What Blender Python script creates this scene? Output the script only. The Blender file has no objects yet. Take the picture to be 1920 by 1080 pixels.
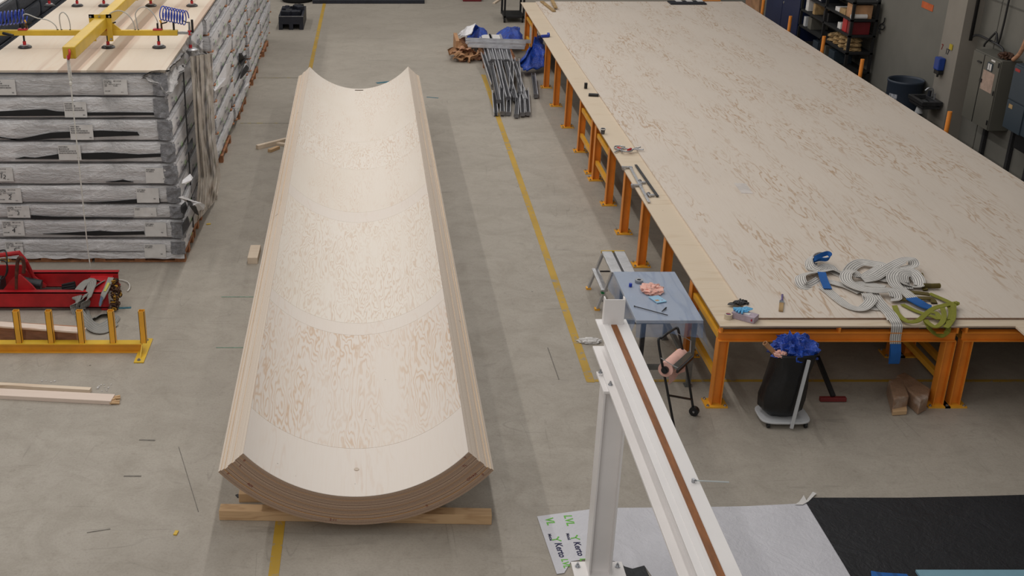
import bpy, math, random
from mathutils import Vector, Matrix, noise
rad = math.radians
# ------------------------------------------------------------------ camera, light, exposure
F, CX, CY, H, TH = 2244.0, 705.0, 540.0, 6.0, rad(23.5)
sc = bpy.context.scene
col = sc.collection
cam = bpy.data.cameras.new('camera'); cam_o = bpy.data.objects.new('camera', cam); col.objects.link(cam_o)
cam_o.location = (0, 0, H); cam_o.rotation_euler = (rad(90) - TH, 0, 0)
cam.sensor_width = 36; cam.lens = F / 1920 * 36; cam.shift_x = (960 - CX) / 1920
cam.clip_end = 200
sc.camera = cam_o
sc.view_settings.view_transform = 'Standard'; sc.view_settings.look = 'None'
sc.view_settings.gamma = 1; sc.view_settings.use_curve_mapping = False
sc.view_settings.exposure = 0.0
w = bpy.data.worlds.new('world'); sc.world = w; w.use_nodes = True
w.node_tree.nodes['Background'].inputs[0].default_value = (1.0, 0.98, 0.96, 1)
w.node_tree.nodes['Background'].inputs[1].default_value = 0.27
def hall_or_fill_light(x, y0, y1, z, power, wid=0.35, c=(1.0, 0.97, 0.935), tilt=0):
    l = bpy.data.lights.new('hall_or_fill_light', 'AREA'); l.shape = 'RECTANGLE'; l.size = wid; l.size_y = y1 - y0
    l.energy = power; l.color = c
    o = bpy.data.objects.new('hall_or_fill_light', l); col.objects.link(o); o.location = (x, (y0 + y1) / 2, z)
    o.rotation_euler = (0, rad(tilt), 0)
hall_or_fill_light(-0.1, 7.5, 36, 9.3, 640, .2)
hall_or_fill_light(5.6, 11.5, 36, 9.3, 250)
hall_or_fill_light(-6.5, 4, 36, 9.3, 690, .2)
hall_or_fill_light(-2.5, -14, 2.5, 9.3, 640)  # fill row added behind the camera to brighten faces turned toward it
# ------------------------------------------------------------------ picture point -> place
def ray(x, y):
    a = (x - CX) / F; b = (CY - y) / F
    return Vector((a, math.cos(TH) + b * math.sin(TH), -math.sin(TH) + b * math.cos(TH)))
CAM = Vector((0, 0, H))
def P(x, y, z=0.0):
    d = ray(x, y); return CAM + d * ((z - H) / d.z)
def PY(x, y, Y):
    d = ray(x, y); return CAM + d * (Y / d.y)
def PX(x, y, X):
    d = ray(x, y); return CAM + d * (X / d.x)
V = Vector
def cr(pts, n=8):
    """smooth curve through points"""
    pts = [V(p) for p in pts]; out = []
    for i in range(len(pts) - 1):
        p0 = pts[max(i - 1, 0)]; p1 = pts[i]; p2 = pts[i + 1]; p3 = pts[min(i + 2, len(pts) - 1)]
        for k in range(n):
            t = k / n
            out.append(0.5 * ((2 * p1) + (p2 - p0) * t + (2 * p0 - 5 * p1 + 4 * p2 - p3) * t * t + (3 * p1 - p0 - 3 * p2 + p3) * t ** 3))
    out.append(pts[-1]); return out
# ------------------------------------------------------------------ scene tree
WM = {}
def tag(o, label=None, cat=None, group=None, kind=None):
    if label: o['label'] = label
    if cat: o['category'] = cat
    if group: o['group'] = group
    if kind: o['kind'] = kind
    return o
def thing(name, label, cat, loc=(0, 0, 0), rz=0, group=None):
    o = bpy.data.objects.new(name, None); col.objects.link(o); o.empty_display_size = 0.1
    o.location = loc; o.rotation_euler = (0, 0, rz)
    WM[o.name] = Matrix.Translation(V(loc)) @ Matrix.Rotation(rz, 4, 'Z')
    return tag(o, label, cat, group)
def copy_tree(o, parent=None):
    c = o.copy(); col.objects.link(c)
    if parent: c.parent = parent
    for ch in list(o.children): copy_tree(ch, c)
    return c
def dup(o, loc, rz=0, label=None, group=None):
    c = copy_tree(o); c.location = loc; c.rotation_euler = (0, 0, rz)
    if label: c['label'] = label
    if group: c['group'] = group
    return c
_tc = {}
def text_data(s, bold):
    k = (s, bold)
    if k not in _tc:
        cu = bpy.data.curves.new('t', 'FONT'); cu.body = s; cu.size = 1.0; cu.resolution_u = 2
        if bold: cu.offset = 0.025
        o = bpy.data.objects.new('t', cu); col.objects.link(o)
        bpy.context.view_layer.update()
        me = bpy.data.meshes.new_from_object(o.evaluated_get(bpy.context.evaluated_depsgraph_get()))
        _tc[k] = ([tuple(v.co) for v in me.vertices], [tuple(p.vertices) for p in me.polygons])
        bpy.data.objects.remove(o); bpy.data.curves.remove(cu); bpy.data.meshes.remove(me)
    return _tc[k]
class MB:
    def __init__(s): s.v = []; s.f = []; s.m = []; s.uv = []
    def add(s, vs, fs, mi=0, uvs=None):
        b = len(s.v); s.v += [V(v) for v in vs]
        for i, f in enumerate(fs):
            s.f.append([b + k for k in f]); s.m.append(mi if isinstance(mi, int) else mi[i])
            s.uv.append([uvs[k] for k in f] if uvs else None)
        return s
    def box(s, a, b, mi=0, M=None):
        a, b = V(a), V(b)
        vs = [V((x, y, z)) for x in (a.x, b.x) for y in (a.y, b.y) for z in (a.z, b.z)]
        if M: vs = [M @ v for v in vs]
        return s.add(vs, [(0, 1, 3, 2), (4, 6, 7, 5), (0, 4, 5, 1), (2, 3, 7, 6), (0, 2, 6, 4), (1, 5, 7, 3)], mi)
    def cbox(s, c, d, rz=0, rx=0, ry=0, mi=0):
        M = Matrix.Translation(V(c)) @ Matrix.Rotation(rz, 4, 'Z') @ Matrix.Rotation(ry, 4, 'Y') @ Matrix.Rotation(rx, 4, 'X')
        d = V(d) / 2; return s.box(-d, d, mi, M)
    def beam(s, p0, p1, w, h, mi=0, up=(0, 0, 1)):
        """rectangular bar: w across, h along 'up'"""
        p0, p1 = V(p0), V(p1); d = (p1 - p0).normalized(); u = V(up)
        x = d.cross(u)
        if x.length < 1e-4: x = V((1, 0, 0))
        x.normalize(); u = x.cross(d)
        vs = []
        for p in (p0, p1):
            for a, b in ((-1, -1), (1, -1), (1, 1), (-1, 1)): vs.append(p + x * a * w / 2 + u * b * h / 2)
        return s.add(vs, [(0, 3, 2, 1), (4, 5, 6, 7), (0, 1, 5, 4), (1, 2, 6, 5), (2, 3, 7, 6), (3, 0, 4, 7)], mi)
    def cyl(s, p0, p1, r, r2=None, n=16, mi=0, cap=True):
        p0, p1 = V(p0), V(p1); r2 = r if r2 is None else r2
        d = (p1 - p0).normalized(); x = d.orthogonal().normalized(); y = d.cross(x)
        vs = [p0 + (x * math.cos(t) + y * math.sin(t)) * r for t in [2 * math.pi * k / n for k in range(n)]]
        vs += [p1 + (x * math.cos(t) + y * math.sin(t)) * r2 for t in [2 * math.pi * k / n for k in range(n)]]
        fs = [(k, (k + 1) % n, n + (k + 1) % n, n + k) for k in range(n)]
        if cap: fs += [tuple(range(n - 1, -1, -1)), tuple(range(n, 2 * n))]
        return s.add(vs, fs, mi)
    def tube(s, pts, r, n=8, mi=0, closed=False):
        pts = [V(p) for p in pts]; m = len(pts); vs = []; fs = []
        x = None
        for i, p in enumerate(pts):
            if closed: d = (pts[(i + 1) % m] - pts[i - 1]).normalized()
            else: d = (pts[min(i + 1, m - 1)] - pts[max(i - 1, 0)]).normalized()
            if x is None: x = d.orthogonal().normalized()
            x = (x - d * x.dot(d))
            x = x.normalized() if x.length > 1e-6 else d.orthogonal().normalized()
            y = d.cross(x); rr = r[i] if isinstance(r, (list, tuple)) else r
            for k in range(n):
                t = 2 * math.pi * k / n; vs.append(p + (x * math.cos(t) + y * math.sin(t)) * rr)
        for i in range(m if closed else m - 1):
            j = (i + 1) % m
            for k in range(n): fs.append((i * n + k, i * n + (k + 1) % n, j * n + (k + 1) % n, j * n + k))
        if not closed: fs += [tuple(range(n - 1, -1, -1)), tuple((m - 1) * n + k for k in range(n))]
        return s.add(vs, fs, mi)
    def lathe(s, c, prof, n=24, mi=0, axis=(0, 0, 1)):
        a = V(axis).normalized(); x = a.orthogonal().normalized(); y = a.cross(x); c = V(c); vs = []; fs = []
        for r, z in prof:
            for k in range(n):
                t = 2 * math.pi * k / n; vs.append(c + a * z + (x * math.cos(t) + y * math.sin(t)) * r)
        for i in range(len(prof) - 1):
            for k in range(n): fs.append((i * n + k, i * n + (k + 1) % n, (i + 1) * n + (k + 1) % n, (i + 1) * n + k))
        return s.add(vs, fs, mi)
    def grid(s, fn, nu, nv, mi=0, uvfn=None):
        vs = []; uvs = []
        for i in range(nu + 1):
            for j in range(nv + 1):
                vs.append(fn(i / nu, j / nv)); uvs.append(uvfn(i / nu, j / nv) if uvfn else (i / nu, j / nv))
        fs = [(i * (nv + 1) + j, (i + 1) * (nv + 1) + j, (i + 1) * (nv + 1) + j + 1, i * (nv + 1) + j + 1) for i in range(nu) for j in range(nv)]
        return s.add(vs, fs, mi, uvs)
    def prism(s, poly, off, mi=0):
        """flat outline (3-D points) given depth 'off'"""
        poly = [V(p) for p in poly]; n = len(poly); off = V(off)
        return s.add(poly + [p + off for p in poly], [tuple(range(n)), tuple(range(2 * n - 1, n - 1, -1))] + [(k, n + k, n + (k + 1) % n, (k + 1) % n) for k in range(n)], mi)
    def text(s, t, size, o, x, y, mi=0, bold=False):
        vs, fs = text_data(t, bold); o = V(o); x = V(x).normalized(); y = V(y).normalized()
        return s.add([o + x * a[0] * size + y * a[1] * size for a in vs], fs, mi)
    def ribbon(s, pts, width, thick=0.006, mi=0, roll=0, closed=False, smooth=6, droll=None):
        """webbing that lies flat (roll 0) or stands on its edge (roll 90)"""
        c = cr(pts, smooth); m = len(c); vs = []; uvs = []; L = 0
        for i, p in enumerate(c):
            d = (c[min(i + 1, m - 1)] - c[max(i - 1, 0)]).normalized()
            side = d.cross(V((0, 0, 1)))
            if side.length < 0.35: side = side + V((1, 0, 0)) * (0.35 - side.length)
            side.normalize()
            rr = roll if droll is None else roll + (droll - roll) * i / (m - 1)
            side = Matrix.Rotation(rad(rr), 3, d) @ side
            nn = side.cross(d).normalized()
            if i: L += (p - c[i - 1]).length
            for a, b in ((-.5, 0), (-.25, .0), (0, .0), (.25, 0), (.5, 0), (.5, -1), (-.5, -1)):
                vs.append(p + side * a * width + nn * b * thick); uvs.append((a + .5, L))
        fs = []; q = 7
        for i in range(m - 1):
            for k in range(q): fs.append((i * q + k, i * q + (k + 1) % q, (i + 1) * q + (k + 1) % q, (i + 1) * q + k))
        return s.add(vs, fs, mi, uvs)
    def build(s, name, mats, parent=None, smooth=False, bevel=0, label=None):
        if not isinstance(mats, (list, tuple)): mats = [mats]
        vs = s.v
        if parent is not None:
            I = WM[parent.name].inverted(); vs = [I @ v for v in vs]
        me = bpy.data.meshes.new(name); me.from_pydata([tuple(v) for v in vs], [], s.f)
        for m in mats: me.materials.append(m)
        uvl = me.uv_layers.new(name='UVMap')
        i = 0
        for p, mi, uv in zip(me.polygons, s.m, s.uv):
            p.material_index = mi; p.use_smooth = smooth
            if uv:
                for k in range(p.loop_total): uvl.data[p.loop_start + k].uv = uv[k]
            else:
                nrm = p.normal
                for k in range(p.loop_total):
                    v = s.v[s.f[p.index][k]]
                    if abs(nrm.z) > 0.7: q = (v.x, v.y)
                    elif abs(nrm.x) > 0.6: q = (v.y, v.z)
                    else: q = (v.x, v.z)
                    uvl.data[p.loop_start + k].uv = q
        o = bpy.data.objects.new(name, me); col.objects.link(o)
        if parent is not None: o.parent = parent; WM[o.name] = WM[parent.name]
        else: WM[o.name] = Matrix.Identity(4)
        if bevel:
            b = o.modifiers.new('bevel', 'BEVEL'); b.width = bevel; b.segments = 2; b.limit_method = 'ANGLE'
        if label: o['label'] = label
        return o
def L(*c):
    """sRGB 0-255 -> linear"""
    r = [((x / 255) / 12.92 if x / 255 <= 0.04045 else (((x / 255) + 0.055) / 1.055) ** 2.4) for x in c]
    return (r[0], r[1], r[2], 1)
# ------------------------------------------------------------------ materials
def nodes(name):
    m = bpy.data.materials.new(name); m.use_nodes = True; nt = m.node_tree
    return m, nt, nt.nodes['Principled BSDF']
def N(nt, t, **k):
    n = nt.nodes.new(t)
    for a, b in k.items():
        if a.startswith('i_'):
            key = a[2:]; key = int(key) if key.isdigit() else key.replace('_', ' ')
            n.inputs[key].default_value = b
        else: setattr(n, a, b)
    return n
def math_n(nt, op, a, b=None, c=None):
    n = nt.nodes.new('ShaderNodeMath'); n.operation = op
    for i, x in enumerate((a, b, c)):
        if x is None: continue
        if isinstance(x, (int, float)): n.inputs[i].default_value = x
        else: nt.links.new(x, n.inputs[i])
    return n.outputs[0]
def mixc(nt, fac, a, b, mode='MIX'):
    n = nt.nodes.new('ShaderNodeMix'); n.data_type = 'RGBA'; n.blend_type = mode
    for i, x in ((0, fac), (6, a), (7, b)):
        if isinstance(x, (int, float)): n.inputs[i].default_value = x
        elif isinstance(x, tuple): n.inputs[i].default_value = x
        else: nt.links.new(x, n.inputs[i])
    return n.outputs[2]
def coords(nt, sx=1, sy=1, sz=1, src='Object', loc=(0, 0, 0)):
    tc = nt.nodes.new('ShaderNodeTexCoord'); mp = nt.nodes.new('ShaderNodeMapping')
    mp.inputs['Scale'].default_value = (sx, sy, sz); mp.inputs['Location'].default_value = loc
    nt.links.new(tc.outputs[src], mp.inputs[0]); return mp.outputs[0]
def noise_n(nt, vec, scale, detail=3, rough=0.5, dist=0):
    n = nt.nodes.new('ShaderNodeTexNoise'); n.inputs['Scale'].default_value = scale; n.inputs['Detail'].default_value = detail
    n.inputs['Roughness'].default_value = rough; n.inputs['Distortion'].default_value = dist
    nt.links.new(vec, n.inputs['Vector']); return n.outputs['Fac']
def ramp(nt, x, lo, hi):
    n = nt.nodes.new('ShaderNodeMapRange'); n.inputs[1].default_value = lo; n.inputs[2].default_value = hi
    nt.links.new(x, n.inputs[0]); return n.outputs[0]
def bump(nt, bs, h, strength=0.2, dist=0.01):
    b = nt.nodes.new('ShaderNodeBump'); b.inputs['Strength'].default_value = strength; b.inputs['Distance'].default_value = dist
    nt.links.new(h, b.inputs['Height']); nt.links.new(b.outputs[0], bs.inputs['Normal'])
def plain(name, c, rough=0.6, metal=0.0, var=0.12, scale=6, bmp=0.0, spec=0.5, alpha=1.0, stretch=(1, 1, 1)):
    m, nt, bs = nodes(name)
    v = coords(nt, *stretch); n = noise_n(nt, v, scale, 4, 0.6)
    d = tuple(x * (1 - var * 1.6) for x in c[:3]) + (1,); l = tuple(min(1, x * (1 + var)) for x in c[:3]) + (1,)
    nt.links.new(mixc(nt, ramp(nt, n, 0.3, 0.7), d, l), bs.inputs['Base Color'])
    bs.inputs['Roughness'].default_value = rough; bs.inputs['Metallic'].default_value = metal
    bs.inputs['Specular IOR Level'].default_value = spec
    if bmp: bump(nt, bs, n, bmp, 0.02)
    if alpha < 1: bs.inputs['Alpha'].default_value = alpha
    return m
def ply(name, base, dark, ax='v', bands=False, sc_=1.0, amount=0.6, src='UV', seams=None, tint=None, thr=(0.46, 0.62), rings=16, knots=True, off=0, lw=(0.30, 0.5)):
    """rotary-cut softwood veneer: contour-like grain drawn out along one axis"""
    m, nt, bs = nodes(name)
    s = (1.0 * sc_, 0.15 * sc_, 1.0 * sc_) if ax == 'v' else (0.15 * sc_, 1.0 * sc_, 1.0 * sc_)
    v = coords(nt, *s, src=src, loc=(off, off * 1.7, 0))
    big = noise_n(nt, v, 2.6, 3.2, 0.5, 0.12)
    r = math_n(nt, 'FRACT', math_n(nt, 'MULTIPLY', big, float(rings)))
    tri = math_n(nt, 'ABSOLUTE', math_n(nt, 'SUBTRACT', r, 0.5))
    line = ramp(nt, tri, *lw)
    v2 = coords(nt, *s, src=src, loc=(7 + off, 3, 0))
    mask = ramp(nt, noise_n(nt, v2, 1.3, 3, 0.6), *thr)
    fine = noise_n(nt, coords(nt, *((60, 3, 3) if ax == 'v' else (3, 60, 3)), src=src), 1.0, 2)
    f = math_n(nt, 'MULTIPLY', math_n(nt, 'MULTIPLY', line, mask), amount)
    f = math_n(nt, 'ADD', f, math_n(nt, 'MULTIPLY', ramp(nt, fine, 0.45, 0.8), 0.12))
    blot = noise_n(nt, coords(nt, 0.8, 0.5, 1, src=src), 1.2, 2)
    c = mixc(nt, math_n(nt, 'MINIMUM', f, 1.0), base, dark)
    c = mixc(nt, math_n(nt, 'MULTIPLY', ramp(nt, blot, 0.4, 0.75), 0.35), c, tint or tuple(x * 0.88 for x in base[:3]) + (1,))
    if bands:
        bn = noise_n(nt, coords(nt, 2.6, .06, 1, src=src), 1.6, 2.5)
        c = mixc(nt, math_n(nt, 'MULTIPLY', ramp(nt, bn, 0.54, 0.60), 0.55), c, L(182, 150, 130))
    if knots:
        vo = nt.nodes.new('ShaderNodeTexVoronoi'); vo.inputs['Scale'].default_value = 5.5
        nt.links.new(coords(nt, 1, 1, 1, src=src), vo.inputs['Vector'])
        kd = ramp(nt, vo.outputs['Distance'], 0.045, 0.02)
        gate = math_n(nt, 'GREATER_THAN', noise_n(nt, coords(nt, 1, 1, 1, src=src), 3.1, 1), 0.53)
        c = mixc(nt, math_n(nt, 'MULTIPLY', math_n(nt, 'MULTIPLY', kd, gate), 0.75), c, (0.06, 0.035, 0.02, 1))
    if seams:
        sp = nt.nodes.new('ShaderNodeSeparateXYZ'); tc = nt.nodes.new('ShaderNodeTexCoord'); nt.links.new(tc.outputs[src], sp.inputs[0])
        for axis, pos, wd, stg in seams:
            dd = math_n(nt, 'ABSOLUTE', math_n(nt, 'SUBTRACT', sp.outputs[axis], pos))
            c = mixc(nt, math_n(nt, 'MULTIPLY', ramp(nt, dd, wd, wd * 0.4), stg), c, tuple(x * 0.45 for x in dark[:3]) + (1,))
    nt.links.new(c, bs.inputs['Base Color']); bs.inputs['Roughness'].default_value = 0.62
    bs.inputs['Specular IOR Level'].default_value = 0.25
    return m
def striped(name, c1, c2, period, axis=1, src='UV', c3=None, rough=0.75, var=0.4, nsc=(2, 2, 2)):
    """fine laminations across one axis"""
    m, nt, bs = nodes(name)
    tc = nt.nodes.new('ShaderNodeTexCoord'); sp = nt.nodes.new('ShaderNodeSeparateXYZ'); nt.links.new(tc.outputs[src], sp.inputs[0])
    wob = noise_n(nt, coords(nt, *nsc, src=src), 2.0, 3)
    x = math_n(nt, 'ADD', math_n(nt, 'DIVIDE', sp.outputs[axis], period), math_n(nt, 'MULTIPLY', wob, var))
    cm = nt.nodes.new('ShaderNodeCombineXYZ'); nt.links.new(x, cm.inputs[0])
    n1 = noise_n(nt, cm.outputs[0], 1.7, 2, 0.7)
    c = mixc(nt, ramp(nt, n1, 0.35, 0.65), c1, c2)
    if c3:
        cm2 = nt.nodes.new('ShaderNodeCombineXYZ'); nt.links.new(math_n(nt, 'MULTIPLY', x, 0.35), cm2.inputs[0]); cm2.inputs[1].default_value = 5
        c = mixc(nt, ramp(nt, noise_n(nt, cm2.outputs[0], 2.2, 2), 0.55, 0.66), c, c3)
    sp2 = noise_n(nt, coords(nt, 30, 30, 30, src=src), 3, 3)
    c = mixc(nt, math_n(nt, 'MULTIPLY', ramp(nt, sp2, 0.5, 0.9), 0.4), c, tuple(q * 0.5 for q in c1[:3]) + (1,))
    nt.links.new(c, bs.inputs['Base Color']); bs.inputs['Roughness'].default_value = rough
    bs.inputs['Specular IOR Level'].default_value = 0.2
    return m
def concrete():
    m, nt, bs = nodes('floor_concrete')
    v = coords(nt)
    n1 = noise_n(nt, v, 0.28, 5, 0.6); n2 = noise_n(nt, v, 2.2, 6, 0.7, 0.6); n3 = noise_n(nt, v, 45, 3, 0.7)
    c = mixc(nt, ramp(nt, n1, 0.3, 0.7), L(158, 150, 139), L(176, 168, 156))
    c = mixc(nt, math_n(nt, 'MULTIPLY', ramp(nt, n2, 0.42, 0.7), 0.45), c, L(136, 128, 116))
    c = mixc(nt, math_n(nt, 'MULTIPLY', ramp(nt, n3, 0.45, 0.75), 0.25), c, L(112, 107, 97))
    c = mixc(nt, math_n(nt, 'MULTIPLY', ramp(nt, noise_n(nt, coords(nt, loc=(4, 9, 0)), 14, 4, 0.7), 0.55, 0.75), 0.30), c, L(118, 108, 96))
    # scratches: two thin contour families
    for k, (sx, sy, th) in enumerate(((0.25, 3.2, 0.006), (3.0, 0.3, 0.005), (0.5, 1.6, 0.004))):
        w_ = noise_n(nt, coords(nt, sx, sy, 1, loc=(k * 9, k * 5, 0)), 1.0, 1.2, 0.4)
        d = math_n(nt, 'ABSOLUTE', math_n(nt, 'SUBTRACT', w_, 0.5))
        g = ramp(nt, noise_n(nt, coords(nt, loc=(k * 3, 0, 0)), 1.6, 3), 0.52, 0.62)
        c = mixc(nt, math_n(nt, 'MULTIPLY', math_n(nt, 'MULTIPLY', ramp(nt, d, th, th * 0.3), g), 0.22), c, L(90, 86, 78))
    vo = nt.nodes.new('ShaderNodeTexVoronoi'); vo.inputs['Scale'].default_value = 3.2; nt.links.new(v, vo.inputs['Vector'])
    g = math_n(nt, 'GREATER_THAN', noise_n(nt, v, 1.1, 1), 0.55)
    c = mixc(nt, math_n(nt, 'MULTIPLY', math_n(nt, 'MULTIPLY', ramp(nt, vo.outputs['Distance'], 0.05, 0.025), g), 0.7), c, L(60, 57, 52))
    nt.links.new(c, bs.inputs['Base Color'])
    nt.links.new(ramp(nt, n2, -0.3, 1.3), bs.inputs['Roughness']); bs.inputs['Specular IOR Level'].default_value = 0.3
    bump(nt, bs, n3, 0.08, 0.01)
    return m
def worn_paint(name, c, amount=0.55):
    m, nt, bs = nodes(name)
    v = coords(nt); n = noise_n(nt, v, 9, 6, 0.75, 0.4)
    cc = mixc(nt, ramp(nt, noise_n(nt, v, 1.5, 3), 0.3, 0.7), c, tuple(x * 0.8 for x in c[:3]) + (1,))
    nt.links.new(mixc(nt, ramp(nt, n, amount, amount + 0.08), cc, L(140, 134, 122)), bs.inputs['Base Color'])
    bs.inputs['Roughness'].default_value = 0.6; return m
def webbing(name, c, line=None, n=9):
    m, nt, bs = nodes(name)
    tc = nt.nodes.new('ShaderNodeTexCoord'); sp = nt.nodes.new('ShaderNodeSeparateXYZ'); nt.links.new(tc.outputs['UV'], sp.inputs[0])
    fr = math_n(nt, 'FRACT', math_n(nt, 'MULTIPLY', sp.outputs[0], float(n)))
    ln = ramp(nt, math_n(nt, 'ABSOLUTE', math_n(nt, 'SUBTRACT', fr, 0.5)), 0.18, 0.10)
    dirt = noise_n(nt, coords(nt), 7, 4, 0.6)
    cc = mixc(nt, math_n(nt, 'MULTIPLY', ramp(nt, dirt, 0.4, 0.75), 0.45), c, tuple(x * 0.5 for x in c[:3]) + (1,))
    nt.links.new(mixc(nt, math_n(nt, 'MULTIPLY', ln, 0.85), cc, line or tuple(x * 0.6 for x in c[:3]) + (1,)), bs.inputs['Base Color'])
    bs.inputs['Roughness'].default_value = 0.8
    wv = noise_n(nt, coords(nt, 1, 120, 1, src='UV'), 1, 1); bump(nt, bs, wv, 0.3, 0.003)
    return m
def film(name, c, rough=0.18, sx=1.5, sy=1.5, sz=14, b=0.6, var=0.35, alpha=1.0, c2=None, spec=0.6):
    """crinkled plastic wrap"""
    m, nt, bs = nodes(name)
    n = noise_n(nt, coords(nt, sx, sy, sz), 2.0, 5, 0.65, 0.8); n2 = noise_n(nt, coords(nt), 1.7, 4, 0.6)
    cc = mixc(nt, ramp(nt, n, 0.3, 0.7), tuple(x * (1 - var) for x in c[:3]) + (1,), c)
    if c2: cc = mixc(nt, ramp(nt, n2, 0.5, 0.62), cc, c2)
    nt.links.new(cc, bs.inputs['Base Color']); bs.inputs['Roughness'].default_value = rough
    bs.inputs['Specular IOR Level'].default_value = spec
    n3 = noise_n(nt, coords(nt, sx * 1.5, sy * 1.5, max(sz * .8, 3)), 7.0, 3, 0.6, 1.2)
    bump(nt, bs, math_n(nt, 'ADD', n, math_n(nt, 'MULTIPLY', n3, 0.35)), b, 0.04)
    if alpha < 1: bs.inputs['Alpha'].default_value = alpha
    return m
M = {}
M['floor'] = concrete()
M['yellow_line'] = worn_paint('worn_yellow_paint', L(190, 152, 52))
M['pale_line'] = worn_paint('faded_yellow_paint', L(168, 152, 100), 0.42)
M['wall'] = plain('painted_wall', L(112, 110, 103), 0.8, var=0.06, scale=1.5)
M['wall_dark'] = plain('painted_pillar', L(136, 130, 121), 0.8, var=0.06, scale=1.5)
CREAM = L(233, 222, 208); TAN = L(200, 170, 132)
M['table_lower'] = ply('birch_strip_panel', L(216, 199, 176), L(190, 166, 134), ax='u', amount=0.4, rings=9, src='Object',
                       seams=[(1, y, 0.006, 0.5) for y in (12.2, 14.65, 17.1, 19.5, 22, 24.4, 26.8)])
M['table_upper'] = ply('softwood_deck_panel', L(216, 204, 191), L(180, 150, 120), amount=.9, src='Object', thr=(0.42, 0.60), rings=9, sc_=2.3,
                       seams=[(1, y, 0.006, 0.45) for y in (13.1, 15.6, 18.0, 20.4, 22.9, 25.3, 27.6)] + [(0, 5.0, 0.004, 0.25), (0, 6.22, 0.004, 0.3), (0, 7.44, 0.004, 0.25)])
M['ply_edge'] = striped('plywood_edge', L(200, 176, 146), L(140, 110, 84), 0.004, 2, 'Object', nsc=(1, 1, 1), var=0.1)
M['orange'] = plain('orange_steel_paint', L(232, 142, 48), 0.42, var=0.10, scale=3)
M['amber'] = plain('amber_steel_paint', L(234, 170, 52), 0.40, var=0.10, scale=3)
M['yellow'] = plain('yellow_steel_paint', L(214, 176, 52), 0.38, var=0.08, scale=3)
M['orange_bright'] = plain('orange_post_paint', L(226, 138, 50), 0.45, var=0.08)
M['white'] = plain('white_steel_paint', L(236, 232, 230), 0.40, var=0.03, scale=2)
M['steel'] = plain('zinc_steel', L(170, 172, 176), 0.32, 0.85, var=0.15, scale=12)
M['dark_steel'] = plain('dark_steel', L(64, 64, 66), 0.45, 0.6, var=0.2, scale=12)
M['alu'] = plain('aluminium', L(190, 190, 192), 0.35, 0.7, var=0.12, scale=8)
M['alu_bright'] = plain('bright_aluminium', L(214, 214, 216), 0.25, 0.8, var=0.1, scale=8)
M['alu_dark'] = plain('dull_aluminium', L(122, 122, 126), 0.4, 0.7, var=0.2, scale=8)
M['black'] = plain('black_plastic', L(26, 26, 28), 0.45, var=0.1)
M['black_matte'] = plain('black_matte', L(20, 20, 21), 0.8, var=0.15)
M['red'] = plain('red_machine_paint', L(176, 28, 34), 0.42, var=0.22, scale=4)
M['red_clip'] = plain('red_plastic', L(186, 34, 40), 0.4)
M['rust'] = plain('rusty_steel', L(96, 52, 38), 0.8, var=0.5, scale=9)
M['timber'] = ply('pine_timber', L(222, 204, 182), L(176, 140, 104), ax='u', src='Object', amount=0.6, rings=8, sc_=1.6)
M['timber_warm'] = ply('spruce_timber', L(206, 172, 132), L(160, 120, 84), ax='u', src='Object', amount=0.6, rings=8, sc_=2)
M['timber_red'] = plain('reddish_timber', L(176, 130, 100), 0.75, var=0.2, scale=4, stretch=(1, 6, 6))
M['pallet'] = plain('pallet_wood', L(178, 122, 84), 0.8, var=0.35, scale=6)
M['wood_strip'] = plain('brown_wood_strip', L(140, 84, 34), 0.55, var=0.2, scale=5, stretch=(6, 1, 1))
M['blue_film'] = film('blue_plastic_film', L(34, 92, 215), 0.12, 5, 5, 5, 1.0, 0.55, spec=1.0)
M['silver_film'] = film('silver_wrap_film', L(224, 222, 223), 0.16, 0.9, 1, 3.5, 1.0, 0.42)
M['white_film'] = film('white_printed_wrap', L(238, 236, 238), 0.35, 1, 1.2, 3, 0.35, 0.18)
M['dark_film'] = film('dark_grey_wrap', L(72, 76, 84), 0.35, 1, 1, 6, 0.4, 0.3)
M['black_film'] = film('black_plastic_film', L(34, 35, 39), 0.45, 1.3, 1.3, 1.3, 0.35, 0.25, spec=0.3)
M['gap'] = plain('black_inner_film', L(24, 24, 26), 0.7)
M['clear_film'] = film('brownish_clear_wrap', L(226, 213, 198), 0.2, 2, 7, 0.6, 0.9, 0.25, alpha=0.78)
M['paper'] = plain('white_paper', L(214, 211, 208), 0.7, var=0.05, scale=10)
M['ink'] = plain('dark_ink', L(32, 32, 40), 0.8, var=0)
M['navy_ink'] = plain('navy_ink', L(30, 30, 72), 0.7, var=0)
M['green_ink'] = plain('green_ink', L(110, 186, 70), 0.7, var=0)
M['red_ink'] = plain('red_ink', L(120, 40, 34), 0.8, var=0)
M['sling_white'] = webbing('white_striped_webbing', L(218, 214, 208), L(60, 58, 62), 5)
M['sling_blue'] = webbing('blue_webbing', L(26, 96, 172), None, 8)
M['sling_green'] = webbing('olive_webbing', L(142, 142, 44), L(92, 92, 30), 4)
M['sling_olive'] = webbing('dark_olive_webbing', L(96, 82, 30), None, 3)
M['sling_grey'] = webbing('grey_webbing', L(150, 148, 142), L(112, 110, 106), 5)
M['navy'] = plain('navy_cabinet_paint', L(22, 36, 74), 0.5, var=0.08, scale=2)
M['barrel'] = plain('blue_barrel_plastic', L(42, 52, 66), 0.5, var=0.08, scale=2)
M['cabinet'] = plain('grey_cabinet_paint', L(96, 94, 86), 0.5, var=0.05, scale=2)
M['cabinet_blue'] = plain('slate_cabinet_paint', L(52, 64, 74), 0.5, var=0.05, scale=2)
M['card'] = plain('cardboard', L(182, 138, 100), 0.85, var=0.2, scale=5)
M['card_dark'] = plain('kraft_paper', L(172, 142, 98), 0.85, var=0.25, scale=9)
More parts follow.
